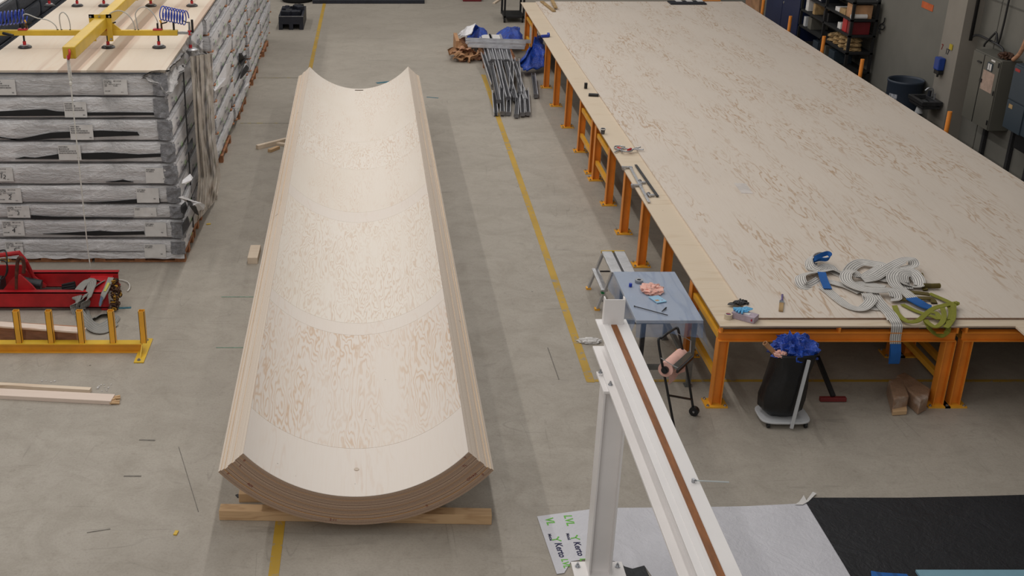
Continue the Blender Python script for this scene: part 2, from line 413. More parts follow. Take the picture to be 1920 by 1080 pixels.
M['pink'] = plain('pink_paper', L(236, 186, 172), 0.8, var=0.08, scale=8)
M['skyblue'] = plain('light_blue_nitrile', L(96, 176, 222), 0.5, var=0.1, scale=9)
M['glassy'] = plain('translucent_rod', L(206, 214, 214), 0.15, var=0.05, alpha=0.7)
M['white_plastic'] = plain('white_plastic', L(196, 198, 200), 0.4, var=0.04)
M['lilac'] = plain('lilac_card', L(176, 160, 172), 0.6, var=0.15, scale=14)
M['tape'] = plain('beige_tape', L(206, 192, 168), 0.6, var=0.05)
M['hose_grey'] = plain('grey_hose', L(180, 178, 172), 0.4, var=0.05)
M['hose_blue'] = plain('blue_coil_hose', L(24, 62, 176), 0.3, var=0.05)
M['rope'] = plain('white_rope', L(214, 210, 202), 0.8, var=0.1, scale=40)
M['tray'] = plain('navy_black_tray', L(30, 33, 44), 0.5, var=0.2)
M['chain'] = plain('oily_chain', L(84, 56, 40), 0.6, 0.3, var=0.5, scale=30)
M['chain_yellow'] = plain('yellow_chain', L(190, 140, 40), 0.5, var=0.3, scale=30)
M['teal'] = plain('pale_teal_board', L(120, 160, 176), 0.5, var=0.05)
R = random.Random(7)
# ------------------------------------------------------------------ setting
def struct(name, mb, m, **k):
    return tag(mb.build(name, m, **k), kind='structure')
struct('floor', MB().box((-16, 2, -0.2), (11.2, 40, 0)), M['floor'])
struct('wall_right', MB().box((9.78, 2, 0), (10.0, 20.1, 7)).box((9.62, 20.1, 0), (10.0, 40, 7)), M['wall'])
struct('wall_back', MB().box((-16, 40, 0), (10.0, 40.2, 7)), M['wall'])
struct('trim_1', MB().box((9.50, 19.45, 0), (9.80, 20.1, 7)), M['wall_dark'])
# thin joints between the wall slabs
j = MB()
for y in (12.4, 15.2, 17.2, 18.9): j.box((9.772, y - .008, 0), (9.779, y + .008, 7))
j.box((9.772, 2, 2.62), (9.779, 19.4, 2.64))
struct('trim_2', j, plain('wall_joint', L(92, 90, 84), 0.8))
def line(p0, p1, wd, m, label):
    p0, p1 = V(p0), V(p1); d = (p1 - p0).normalized(); s_ = V((d.y, -d.x, 0)) * wd / 2
    o = MB().prism([p0 - s_, p0 + s_, p1 + s_, p1 - s_], (0, 0, -0.002)).build('floor_line', m)
    for v in o.data.vertices: v.co.z += 0.003
    return tag(o, label, 'floor marking')
gy = lambda y: P(700, y).y
line((-1.43, 40, 0), (-1.43, 20.5, 0), .085, M['yellow_line'], 'yellow floor line running from the far end of the curved panel to the back')
line((-.83, 9.6, 0), (-.83, 7.0, 0), .085, M['yellow_line'], 'short yellow floor line under the near end of the curved panel')
line((2.285, 25.2, 0), (2.285, gy(717), 0), .09, M['yellow_line'], 'long yellow floor line between the curved panel and the deck')
line((2.335, gy(714), 0), (9.2, gy(714), 0), .05, M['yellow_line'], 'yellow floor line crossing under the near end of the deck')
line((-2.5, gy(146), 0), (-1.3, gy(146), 0), .05, M['pale_line'], 'faint yellow floor line behind the lumber, farther of the two crossing lines')
line((-2.5, gy(231), 0), (-1.3, gy(231), 0), .05, M['pale_line'], 'faint yellow floor line beside the lumber, nearer of the two crossing lines')
chalk = plain('green_chalk', L(110, 150, 130), 0.9, var=0.3, scale=30)
teal = plain('teal_chalk', L(60, 110, 124), 0.9, var=0.3, scale=30)
line(P(415, 557), P(478, 557), .012, chalk, 'thin green chalk line left of the panel, beyond the other')
line(P(405, 652), P(456, 652), .012, chalk, 'thin green chalk line left of the panel, nearer the viewer')
line(P(800, 182), P(822, 184), .04, teal, 'teal chalk scribble right of the far end of the panel')
line(P(706, 156), P(742, 152), .10, teal, 'teal chalk scribble just beyond the panel end')
line(P(222, 578), P(246, 577), .05, teal, 'blue smear on the floor beside the chain')
mk = plain('dark_scuff', L(120, 114, 106), 0.8, var=.2, scale=20)
line(P(261, 825), P(291, 826), .02, mk, 'short dark scuff on the floor at the left, farther of two')
line(P(232, 893), P(265, 893), .02, mk, 'short dark scuff on the floor at the left, nearer of two')
line(P(163, 999), P(207, 992), .010, mk, 'thin dark scratch on the floor near the bottom left')
line(P(1027, 652), P(1048, 712), .010, mk, 'thin dark scratch left of the long yellow line, near its corner')
line(P(335, 838), P(372, 960), .006, mk, 'long hairline crack left of the near end of the panel')
# ------------------------------------------------------------------ the curved panel
p0 = V((-.165, 8.51, 0)); p1 = V((-.322, 22.4, 0)); ax = (p1 - p0).normalized(); LEN = (p1 - p0).length
sx = V((ax.y, -ax.x, 0)); ZC = 1.61
def cyl_pt(r, a, t): return p0 + ax * t + sx * r * math.sin(a) + V((0, 0, ZC - r * math.cos(a)))
root = thing('curved_wood_panel', 'long curved trough of laminated pale plywood lying open side up on timbers', 'wooden panel', (p0.x, p0.y, 0))
M['lam_end'] = striped('laminated_end_grain', L(112, 90, 76), L(200, 172, 148), 0.017, 1, c3=L(186, 138, 84), var=.5, nsc=(1.6, 3, 1))
M['lam_side'] = striped('laminated_side', L(196, 178, 160), L(236, 224, 210), 0.011, 0, var=0.5, nsc=(3, .25, 1))
M['lam_out'] = plain('panel_underside', L(206, 184, 156), 0.7, var=0.08, scale=2)
A0 = rad(49.6)
layers = [(1.222, 1.262, 0.0), (1.262, 1.318, -.10), (1.318, 1.352, -.42), (1.352, 1.40, -.18), (1.40, 1.44, -.50), (1.44, 1.472, -.15), (1.472, 1.50, .15)]
body = MB(); NA = 40
for li, (r0, r1, da) in enumerate(layers):
    cuts = [0] + sorted(R.uniform(1.5, LEN - 1) for _ in range(2)) + [LEN]
    for k in range(3):
        t0, t1 = cuts[k], cuts[k + 1]; dl = rad(da + (R.uniform(-.15, .15) if k else 0)); dr = rad(da + (R.uniform(-.15, .15) if k else 0))
        a0, a1 = -A0 - dl, A0 + dr
        def ring(r, t): return [cyl_pt(r, a0 + (a1 - a0) * i / NA, t) for i in range(NA + 1)]
        vs = ring(r0, t0) + ring(r1, t0) + ring(r0, t1) + ring(r1, t1); n = NA + 1
        uv = []
        for r, t in ((r0, t0), (r1, t0), (r0, t1), (r1, t1)):
            for i in range(n): uv.append((1.3 * (a0 + (a1 - a0) * i / NA), r + 0.001 * 0))
        fs = [(i, i + 1, n + i + 1, n + i) for i in range(NA)] + [(2 * n + i, 3 * n + i, 3 * n + i + 1, 2 * n + i + 1) for i in range(NA)]
        body.add(vs, fs, 0, uv)
        uv2 = [(r, t) for r, t in ((r0, t0), (r1, t0), (r0, t1), (r1, t1)) for i in range(n)]
        body.add(vs, [(0, n, 3 * n, 2 * n), (n - 1, 3 * n - 1, 4 * n - 1, 2 * n - 1)], 1, uv2)
        body.add(vs, [(i, 2 * n + i, 2 * n + i + 1, i + 1) for i in range(NA)], 2)
        body.add(vs, [(n + i, n + i + 1, 3 * n + i + 1, 3 * n + i) for i in range(NA)], 2)
body.build('laminated_shell', [M['lam_end'], M['lam_side'], M['lam_out']], root)
C1 = L(226, 217, 208); T1 = L(210, 186, 166)
sheet_m = [ply('face_sheet_plain', C1, T1, amount=.4, thr=(.5, .66), rings=10, sc_=1.6, tint=L(226, 214, 202)), ply('face_sheet_bold', C1, L(208, 180, 154), amount=.85, thr=(.32, .58), rings=17, sc_=1.9, lw=(.20, .46), tint=L(226, 214, 200)),
           ply('face_sheet_fine', L(230, 222, 212), L(208, 184, 162), amount=.6, thr=(.34, .52), rings=15, sc_=2.3, off=4, lw=(.24, .45), tint=L(224, 214, 200)), ply('face_sheet_pale', L(228, 219, 208), T1, amount=.6, thr=(.42, .6), rings=15, sc_=2.2, off=9, tint=L(220, 208, 192))]
yb = [8.51, 9.28, 11.62, 11.92, 15.1, 15.5, 17.4, 18.85, 22.4]; ms = [0, 1, 0, 2, 0, 3, 2, 3]
for k in range(8):
    t0 = yb[k] - 8.51 + (0.002 if k else 0); t1 = yb[k + 1] - 8.51 - (0.002 if k < 7 else 0)
    b = MB()
    for r, fl in ((1.217, 0), (1.2218, 1)):
        b.grid(lambda u, v: cyl_pt(r, -A0 + 2 * A0 * u, t0 + (t1 - t0) * v), 40, 1, 0, lambda u, v: (2 * A0 * 1.22 * u, t0 + (t1 - t0) * v + 3 * k))
    for t in (t0, t1): b.add([cyl_pt(r, -A0 + 2 * A0 * u / 40, t) for u in range(41) for r in (1.217, 1.2218)], [(2 * i, 2 * i + 2, 2 * i + 3, 2 * i + 1) for i in range(40)])
    b.build('face_sheet', sheet_m[ms[k]], root, smooth=True)
# plug near the near end, notch at the far end, marker strokes on the end grain
b = MB(); c0 = cyl_pt(1.214, 0, .42); b.cyl(c0, c0 + V((0, 0, .003)), .022, n=20); b.build('wood_plug', plain('wood_plug', L(206, 190, 172), .6), root)
b = MB(); c0 = cyl_pt(1.214, 0, LEN - .12); b.cbox(c0, (.16, .04, .006)); b.build('lifting_slot', plain('slot_brown', L(80, 62, 44), .8), root)
b = MB()
for r, a, s in ((1.27, -47.5, 'II'), (1.33, -46.8, 'L'), (1.46, -47.5, 'F'), (1.42, -40, 'AIX'), (1.47, -9, '2-11'), (1.25, 46.5, 'T'), (1.30, 43.5, 'TL'), (1.42, 41, 'OIVAX'), (1.45, 24, 'II'), (1.47, 46, '0')):
    a = rad(a); o = cyl_pt(r, a, -.004); xd = sx * math.cos(a) + V((0, 0, math.sin(a))); yd = -sx * math.sin(a) + V((0, 0, math.cos(a)))
    b.text(s, .034, o, xd, yd)
b.build('marker_writing', M['red_ink'], root)
# timbers under the panel
def block(name, a, b_, w_, h_, m, label, cat='timber', z=None, grp=None, bev=.004):
    a, b_ = V(a), V(b_); c = (a + b_) / 2; c.z = 0
    t = MB().beam(a, b_, w_, h_).build(name, m, bevel=bev)
    return tag(t, label, cat, grp)
a = P(416, 962, .05); b_ = P(910, 972, .05)
block('timber_bearer', (-1.36, 8.79, .05), (1.0, 8.72, .05), .11, .098, M['timber_warm'], 'square timber crossing under the near end of the curved panel, foremost')
block('timber_bearer', (-1.22, 9.06, .045), (.25, 9.06, .045), .10, .088, M['timber_warm'], 'shorter timber just behind the foremost bearer under the curved panel')
for i, y in enumerate((12.6, 16.2, 19.9)):
    block('timber_bearer', (-.95 - y * .004, y, .05), (.6, y, .05), .10, .098, M['timber_warm'], 'timber under the %s of the curved panel' % ('near third', 'middle', 'far third')[i])
# ------------------------------------------------------------------ the big deck
YF, YB, XL_, XR_ = 10.78, 28.7, 3.43, 8.66
deck = thing('assembly_deck', 'huge flat deck of pale plywood panels on orange steel frames', 'workbench', (5.5, 15, 0.85))
MB().prism([(XL_, YF, .879), (6.37, YF, .879), (6.37, 9.0, .879), (XR_, 9.0, .879), (XR_, YB, .879), (XL_, YB, .879)], (0, 0, .0205)).build('lower_panel', [M['table_lower']], deck)
MB().prism([(3.78, 10.93, .8998), (XR_, 10.93, .8998), (XR_, YB, .8998), (3.78, YB, .8998)], (0, 0, .022)).build('upper_panel', [M['table_upper']], deck)
e = MB(); e.box((XL_, YF - .0015, .882), (6.37, YF, .8885)).box((XL_ - .0015, YF, .882), (XL_, YB, .8885)).box((3.78, 10.9285, .902), (XR_, 10.93, .917))
e.build('panel_edge', plain('dark_ply_edge', L(142, 112, 92), .8, var=.2), deck)
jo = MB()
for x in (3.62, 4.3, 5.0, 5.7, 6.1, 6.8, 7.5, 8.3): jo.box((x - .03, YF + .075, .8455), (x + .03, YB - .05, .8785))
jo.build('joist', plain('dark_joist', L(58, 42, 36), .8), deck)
def leg_mb(x, y, z1=.73):
    b = MB()
    b.box((x, y, .015), (x + .010, y + .105, z1)).box((x + .097, y, .015), (x + .107, y + .105, z1)).box((x + .01, y + .048, .015), (x + .097, y + .056, z1))
    return b
def plate_mb(x, y):
    b = MB().box((x - .06, y - .045, 0), (x + .165, y + .15, .016)); return b
def bolts_mb(x, y):
    b = MB()
    for dx in (-.035, .14):
        for dy in (-.02, .125): b.cyl((x + dx, y + dy, .016), (x + dx, y + dy, .022), .016, n=12).cyl((x + dx, y + dy, .022), (x + dx, y + dy, .034), .010, n=6)
    return b
def ibeam(b, a, c, h=.10, w_=.09, t=.008):
    a, c = V(a), V(c)
    b.beam(a + V((0, 0, h / 2 - t / 2)), c + V((0, 0, h / 2 - t / 2)), w_, t); b.beam(a - V((0, 0, h / 2 - t / 2)), c - V((0, 0, h / 2 - t / 2)), w_, t)
    b.beam(a, c, t, h - 2 * t); return b
def frame(x0, x1, ys, label, grp=None, mat=None):
    f = thing('steel_bench_frame', label, 'bench frame', (x0, ys[0], 0), group=grp)
    m = mat or M['orange']
    for y in ys:
        for x in (x0, x1):
            leg_mb(x, y, .879 if x == x0 and y > 10.8 else .73).build('leg', m, f)
            pl = plate_mb(x, y).build('foot_plate', M['amber'], f); 
            bolts_mb(x, y).build('bolt', M['steel'], pl)
        bm = ibeam(MB(), (x0 + (.108 if y > 10.8 else 0), y + .05, .781), (x1 + .107, y + .05, .781)); bm.build('cross_beam', m, f)
        for x in ((x0 + .01,) if y < 10.8 else ()) + ((x0 + x1) / 2 + .05, x1 + .09): MB().box((x, y + .01, .831), (x + .02, y + (.08 if y == ys[0] else .09), .845 if y > 10.9 else .8785)).build('packer', m, f)
    if len(ys) > 1:
        for x in (x0, x1):
            MB().box((x + .02, ys[0] + .1, .71), (x + .08, ys[1], .77)).build('rail', M['amber'], f)
            MB().box((x + .025, ys[0] + .1, .27), (x + .075, ys[1], .33)).build('rail', M['amber'], f)
    return f
XA, XB = 3.427, 5.70
rows = [((10.76, 11.9), 'nearest, at the near left corner of the deck'), ((13.2,), 'second along the left edge of the deck, behind the small table'), ((14.5,), 'third along the left edge, beside the step ladder'),
        ((15.7,), 'fourth along the left edge of the deck'), ((16.9, 18.07), 'braced with two rails, nearer of the middle pair'), ((18.42, 19.6), 'braced with two rails, farther of the middle pair'),
        ((21.1,), 'first beyond the middle braced pair'), ((22.6,), 'second beyond the middle braced pair'), ((24.05,), 'beside the blue film and aluminium profiles'),
        ((26.3, 27.6), 'farthest, braced, at the far left corner of the deck')]
for ys, lab in rows: frame(XA, XB, ys, 'orange steel deck frame, ' + lab)
frame(5.87, 8.3, (10.76, 11.9), 'orange steel deck frame, right-hand one of the two at the near end')
for i, (y, lab) in enumerate(((17.7, 'nearest, against the grey electric cabinet'), (21.25, 'second from the near end, below the shelf end'), (23.25, 'in front of the middle of the black shelf'), (25.3, 'between the navy cabinet and the shelf'), (27.2, 'farthest, left of the navy cabinet'))):
    b = MB(); x = 8.70
    b.cyl((x, y, .0), (x, y, 1.22), .034, n=16)
    o = b.build('deck_post', M['orange_bright'], None, smooth=False); tag(o, 'orange post above the right deck edge, ' + lab, 'post')
# ------------------------------------------------------------------ wrapped panel packs
def pack_body(x0, x1, y0, y1, z0, z1, seed, amp=.012):
    b = MB()
    def nz(p, s_=3.0): return noise.noise(V((p[0] * s_ * .5, p[1] * s_ * .5, p[2] * s_ * 4)) + V((seed * 7.3, 0, 0)))
    zc = (z0 + z1) / 2; hz = (z1 - z0) / 2
    prof = [(-1, -.75), (-.93, -.97), (-.6, -1), (.6, -1), (.93, -.97), (1, -.75), (1, .75)]
    def fr(u, v):   # front face
        x = x0 + (x1 - x0) * u; s_ = -1 + 2 * v; z = zc + hz * s_
        y = y0 + .02 * abs(s_) ** 6 + amp * nz((x, y0, z)) + (.02 * max(0, (abs(u - .5) * 2)) ** 30)
        return V((x, y, z + .008 * noise.noise(V((x * 1.5, seed, s_)))))
    b.grid(fr, 30, 7, 0)
    def sd(u, v):
        y = y0 + (y1 - y0) * u; s_ = -1 + 2 * v; z = zc + hz * s_
        x = x1 - .02 * abs(s_) ** 6 + amp * nz((x1, y, z)) - .012 * max(0, abs(u - .5) * 2) ** 30
        return V((x, y, z + .008 * noise.noise(V((y * 1.5, seed, s_)))))
    b.grid(sd, 24, 7, 1)
    b.grid(lambda u, v: V((x0 + (x1 - x0) * u, y0 + .015 + (y1 - y0 - .015) * v, z1 - .004 + .006 * nz((x0 + u * 2, y0 + v * 2, z1)))), 12, 10, 0)
    b.box((x0 + .02, y0 + .03, z0), (x1 - .03, y1 - .02, z1 - .015), 0)
    return b
def tag_text(b, o, s, kind, wd, h):
    """the printing on a delivery sheet: o is its top-left corner on the front face"""
    X, Z = V((1, 0, 0)), V((0, 0, 1))
    k = h / .19
    if kind == 'a':
        for i, t in enumerate(('PORTUMAN', 'MODVION AB', 'TRANSPORTGATAN 38', 'SE-422 46 HISINGS BACKA')): b.text(t, .020 * k, o + X * .012 - Z * (.028 + .026 * i) * k, X, Z, 1, True)
        b.text('562', .018 * k, o + X * (wd - .05) - Z * .165 * k, X, Z, 1, True)
    elif kind == 'b':
        b.text('PORTUMAN', .019 * k, o + X * .012 - Z * .026 * k, X, Z, 1, True); b.text('PO: 603512', .019 * k, o + X * .012 - Z * .048 * k, X, Z, 1, True)
        b.text('562', .018 * k, o + X * (wd - .07) - Z * .14 * k, X, Z, 1, True)
    else:
        b.text('PORTUMAN     REF: 2-312-50', .017 * k, o + X * .012 - Z * .024 * k, X, Z, 1, True); b.text('39 THK 1800', .017 * k, o + X * .012 - Z * .044 * k, X, Z, 1, True)
        b.text('4 PCS    KERTO-Q 39 1800 X 15', .015 * k, o + X * .012 - Z * .064 * k, X, Z, 1, True); b.text('1800                VALMIS', .017 * k, o + X * .012 - Z * .084 * k, X, Z, 1, True)
        b.text('KOKO/M3', .015 * k, o + X * .014 - Z * .150 * k, X, Z, 1, True); b.text('57 0', .015 * k, o + X * (wd - .08) - Z * .165 * k, X, Z, 1, True)
        if s: b.text(s, .085 * k, o + X * (wd * .42) - Z * .140 * k, V((1, 0, -.2)), V((.2, 0, 1)), 2)
YF0 = 14.63
bounds = [(137, 181), (183, 222), (225, 264), (267, 305), (308, 346), (349, 381), (384, 410), (413, 447), (450, 484)]
tags_px = [[(0, 149, 31, 178, 'a', ''), (193, 149, 240, 177, 'c', '')], [(119, 191, 164, 220, 'a', '')], [(130, 234, 176, 262, 'a', '')], [(108, 272, 153, 300, 'a', '')],
           [(0, 314, 26, 340, 'c', '12'), (272, 315, 317, 343, 'b', '')], [(0, 353, 42, 380, 'c', '2'), (255, 353, 299, 380, 'b', '')],
           [(12, 386, 57, 408, 'c', '3'), (251, 389, 294, 406, 'b', '')], [(3, 414, 47, 442, 'c', '4'), (271, 417, 313, 443, 'b', '')], [(9, 453, 45, 480, 'c', '5'), (270, 458, 312, 483, 'b', '')]]
tears = [None, [(-20, 214), (0, 209), (60, 206), (85, 205), (105, 209), (140, 211), (240, 211), (310, 212), (310, 216), (0, 218)], [(-20, 257), (0, 257), (25, 263), (60, 256), (95, 249), (190, 245), (257, 248), (261, 254), (100, 260), (40, 264)],
         [(28, 298), (45, 294), (65, 296), (110, 289), (200, 286), (260, 290), (304, 288), (303, 294), (200, 299)], [(198, 342), (215, 340), (230, 337), (250, 342)],
         [(160, 381), (215, 378), (255, 374), (300, 372), (300, 381)], [(58, 404), (100, 407), (250, 409), (58, 411)], [(80, 439), (140, 436), (185, 433), (215, 435), (270, 434), (271, 440), (180, 442)], [(165, 481), (220, 479), (270, 477), (300, 481), (200, 485)]]
ords = ['topmost', 'second from the top', 'third from the top', 'fourth from the top', 'middle', 'fourth from the bottom', 'third from the bottom, thinnest', 'second from the bottom', 'lowest']
xr = [-2.60, -2.61, -2.58, -2.56, -2.55, -2.53, -2.50, -2.50, -2.52]
front_z = []
for i, (ya, yb_) in enumerate(bounds):
    z1 = PY(200, ya, YF0).z; z0 = max(.118, PY(200, yb_, YF0).z); front_z.append((z0, z1))
    t = thing('wrapped_panel_pack', 'silver wrapped pack in the front stack, ' + ords[i], 'wrapped pack', (-3.8, 15.5, z0))
    pack_body(-5.0, xr[i], YF0, 18.1, z0 + .01, z1, i + 1).build('film_wrap', [M['silver_film'], M['white_film']], t, smooth=True)
    if tears[i]:
        pts = [PY(x, y, YF0 - .012) for x, y in tears[i]]
        MB().prism(pts, (0, .02, 0)).build('torn_opening', M['gap'], t)
    for (xa, y0_, xb, y1_, kd, s_) in tags_px[i]:
        a = PY(xa, y0_, YF0 - .022); c_ = PY(xb, y1_, YF0 - .022); sh = MB()
        wd = c_.x - a.x; hh = a.z - c_.z
        if kd == 'c' and xa == 0 or xa == 0: a.x -= max(0, .30 - wd); wd = max(wd, .30)
        sh.grid(lambda u, v: V((a.x + wd * u, a.y - .004 + .006 * noise.noise(V((u * 3, v * 4, i * 3 + xa))), c_.z + hh * v)), 8, 6, 0)
        sh.grid(lambda u, v: V((a.x + wd * u, a.y + .006, c_.z + hh * v)), 1, 1, 0)
        tg = sh.build('delivery_sheet', [M['paper']], t, smooth=True)
        tb = MB(); tag_text(tb, V((a.x, a.y - .012, a.z)), s_, kd, wd, hh); 
        tb.build('printing', [M['ink'], M['ink'], M['ink']], tg)
    if i == 8:
        MB().grid(lambda u, v: V((-5.0 + (xr[i] + 5.0) * u, YF0 - .012 - .008 * v + .006 * noise.noise(V((u * 30, v, 3))), .155 - (.085 + .015 * noise.noise(V((u * 14, 1, 2)))) * v)), 60, 4).build('film_skirt', [M['silver_film']], t, smooth=True)
    # crumpled film at the free corner
    b = MB(); cx_ = xr[i]
    def crn(u, v):
        q = V((cx_ - .17 + .19 * u, YF0 - .02 - .03 * math.sin(u * 3.1), z0 + .02 + (z1 - z0 - .03) * v))
        n_ = noise.noise(V((u * 4, v * 5, i * 4.1))); return q + V((.02 * n_, -.03 * n_, .012 * n_))
    b.grid(crn, 10, 8); b.build('film_fold', film('fold_film_%d' % i, (.36, .36, .38, 1), .15, 6, 6, 9, .9, .5) if i == 0 else bpy.data.materials['fold_film_0'], t, smooth=True)
    # lettering on the long side
    zc = (z0 + z1) / 2; h_ = (z1 - z0)
    for k in range(4):
        b = MB(); y = YF0 + .25 + k * .8 + R.uniform(-.1, .1); xo = xr[i] + .018
        b.text('Kerto', h_ * .34, (xo, y, zc - h_ * .22), (0, 1, 0), (0, 0, 1), 0, True); b.text('LVL', h_ * .30, (xo, y + h_ * 1.0, zc - h_ * .22), (0, 1, 0), (0, 0, 1), 1, True)
        b.text('Metsä', h_ * .14, (xo, y, zc + h_ * .16), (0, 1, 0), (0, 0, 1), 0, True)
        b.build('printed_logo', [M['navy_ink'], M['green_ink']], t)
# stacks behind
ysplit = [18.22, 20.92, 23.6, 26.2, 28.9]
snames = ['first stack behind the front one', 'second stack behind the front one', 'third stack behind the front one', 'farthest stack of the row']
tops = [2.50, 2.42, 2.46, 2.42]
for s_ in range(4):
    y0, y1 = ysplit[s_] + .05, ysplit[s_ + 1] - .05; n = 9; zb = .155; hh = (tops[s_] - zb) / n
    for i in range(n):
        z0 = zb + hh * (n - 1 - i) + .022; z1 = zb + hh * (n - i) - .004; x1 = -2.53 + R.uniform(-.04, .03)
        t = thing('wrapped_panel_pack', 'white printed wrap panel pack, %s, %s' % (snames[s_], ords[i].replace(', thinnest', '')), 'wrapped pack', (-3.8, (y0 + y1) / 2, z0))
        pack_body(-5.0, x1, y0, y1, z0, z1, s_ * 11 + i + 30, .01).build('film_wrap', [M['silver_film'], M['white_film']], t, smooth=True)
        zc = (z0 + z1) / 2; h_ = z1 - z0; y = y0 + R.uniform(.05, .4)
        while y < y1 - .5:
            b = MB(); b.text('Kerto', h_ * .36, (x1 + .016, y, zc - h_ * .25), (0, 1, 0), (0, 0, 1), 0, True); b.text('LVL', h_ * .30, (x1 + .016, y + h_ * 1.0, zc - h_ * .25), (0, 1, 0), (0, 0, 1), 1, True)
            b.text('Metsä', h_ * .15, (x1 + .016, y, zc + h_ * .15), (0, 1, 0), (0, 0, 1), 0, True); y += R.uniform(.62, .74)
            b.build('printed_logo', [M['navy_ink'], M['green_ink']], t)
        for yy in (y0 + .06, y1 - .14): MB().box((-5.0, yy, z0 - .021), (x1 + .01, yy + .09, z0)).build('packing_strip', M['pallet'], t)
# loose dark strap at the seams
for y, lab in ((15.42, 'front stack'),) :
    b = MB(); b.box((-2.52, y, .2), (-2.505, y + .03, 2.45)); tag(b.build('packing_strap', M['dark_steel']), 'dark strap running down the side of the ' + lab, 'strap')
# top sheets
b = MB().box((-4.97, YF0 - .01, 2.545), (-2.60, 20.9, 2.572))
M['top_sheet'] = ply('top_sheet_veneer', L(214, 201, 184), L(196, 158, 128), amount=.35, src='Object', rings=8, thr=(.5, .66), tint=L(200, 176, 152), knots=False, bands=True,
                     seams=[(1, 15.87, .01, .5), (1, 18.9, .01, .5)])
b = b.build('plywood_sheet', M['top_sheet']); tag(b, 'pale plywood sheet lying on top of the long stack, under the suction cups', 'plywood sheet')
MB_ = MB().box((-4.99, 14.60, 2.532), (-2.66, 20.85, 2.5445)); tag(MB_.build('packing_board', M['dark_film']), 'dark film covered board just beneath the top plywood sheet', 'board')
# pallets
def pallet_mb(f, x0, y0, lx, ly):
    for k in range(3):
        MB().box((x0, y0 + (ly - .1) * k / 2, 0), (x0 + lx, y0 + (ly - .1) * k / 2 + .1, .022)).build('bottom_board', M['pallet'], f)
        for q in range(3): MB().box((x0 + (lx - .14) * q / 2, y0 + (ly - .1) * k / 2, .022), (x0 + (lx - .14) * q / 2 + .14, y0 + (ly - .1) * k / 2 + .1, .1)).build('block', M['pallet'], f)
    for q in range(5): MB().box((x0 + (lx - .13) * q / 4, y0, .1), (x0 + (lx - .13) * q / 4 + .13, y0 + ly, .122)).build('deck_board', M['pallet'], f)
pa = thing('pallet', 'wooden pallet under the front stack, at its near right corner', 'pallet', (-3.72, 14.66, 0)); pallet_mb(pa, -3.72, 14.66, 1.2, .8)
dup(pa, (-4.96, 14.66, 0), 0, 'wooden pallet under the front stack, left of the corner one')
dup(pa, (-3.72, 15.55, 0), 0, 'wooden pallet under the front stack, behind the corner one')
dup(pa, (-3.72, 16.9, 0), 0, 'wooden pallet under the far end of the front stack')
pb = thing('pallet', 'wooden pallet under the first stack behind the front one', 'pallet', (-3.33, 19.0, 0)); pallet_mb(pb, -3.33, 19.0, .8, 1.2)
for y, lab in ((21.65, 'second'), (24.25, 'third'), (26.9, 'farthest')):
    dup(pb, (-3.33, y, 0), 0, 'wooden pallet under the %s stack %s' % (lab, 'of the row' if lab == 'farthest' else 'behind the front one'))
# dark neighbouring stack
for s_, (y0, y1) in enumerate(((14.8, 18.9), (18.96, 20.2), (20.26, 24.5))):
    for i in range(10):
        z1 = 2.72 - i * .27; z0 = z1 - .245
        if z0 < .1: break
        t = pack_body(-8.2, -5.6, y0, y1, z0, z1, 70 + i + s_ * 9).build('dark_wrapped_pack', [M['dark_film'], M['dark_film']], smooth=True)
        tag(t, 'dark grey wrapped pack in the far left stack, %s, %s' % (('near', 'middle', 'far')[s_], ['topmost', 'second down', 'third down', 'fourth down', 'fifth down', 'sixth down', 'seventh down', 'eighth down', 'ninth down', 'tenth down'][i]), 'wrapped pack')
tag(MB().box((-8.2, 14.8, 2.725), (-5.66, 24.5, 2.75)).build('cover_sheet', M['paper']), 'pale sheet on top of the dark stack at the far left', 'sheet')
for s_, (y0, y1) in enumerate(((14.8, 18.9), (18.96, 20.2), (20.26, 24.5))):
    tag(MB().box((-8.1, y0 + .05, 0), (-5.7, y1 - .05, 2.72 - 9 * .27 - .245 + .0 if False else .045)).build('support_timber', M['pallet']), 'flat timber base under the %s part of the dark stack' % ('near', 'middle', 'far')[s_], 'timber')
# ------------------------------------------------------------------ white steel column and beam in the foreground
g = thing('steel_gantry', 'white steel column carrying a white beam with a brown wood strip, in the foreground', 'steel beam', (1.84, 8.1, 0))
xl, xr_, zt, yfar, ynear = 1.722, 1.963, 2.03, 8.52, 1.2
b = MB(); b.box((xl, ynear, zt - .014), (xr_, yfar, zt)); b.build('top_flange', M['white'], g, bevel=.002)
b = MB(); b.box((xl + .085, ynear, 1.785), (xr_ - .085, yfar, zt - .014)); b.build('beam_web', M['white'], g)
b = MB(); b.box((xl, ynear, 1.765), (xr_, yfar + .02, 1.785)); b.build('bottom_flange', M['white'], g, bevel=.002)
b = MB(); b.box((1.768, ynear, zt), (1.806, yfar - .08, zt + .004)); b.build('weld_ridge', M['white'], g)
b = MB(); b.box((1.824, ynear, zt), (1.868, yfar - .12, zt + .008)); b.build('wood_strip', M['wood_strip'], g)
b = MB(); b.box((1.765, yfar - .10, zt), (1.925, yfar - .09, zt + .21)).box((1.765, yfar - .09, zt), (1.775, yfar - .04, zt + .215)).box((1.915, yfar - .09, zt), (1.925, yfar - .04, zt + .215))
b.build('end_stop', M['white'], g, bevel=.002)
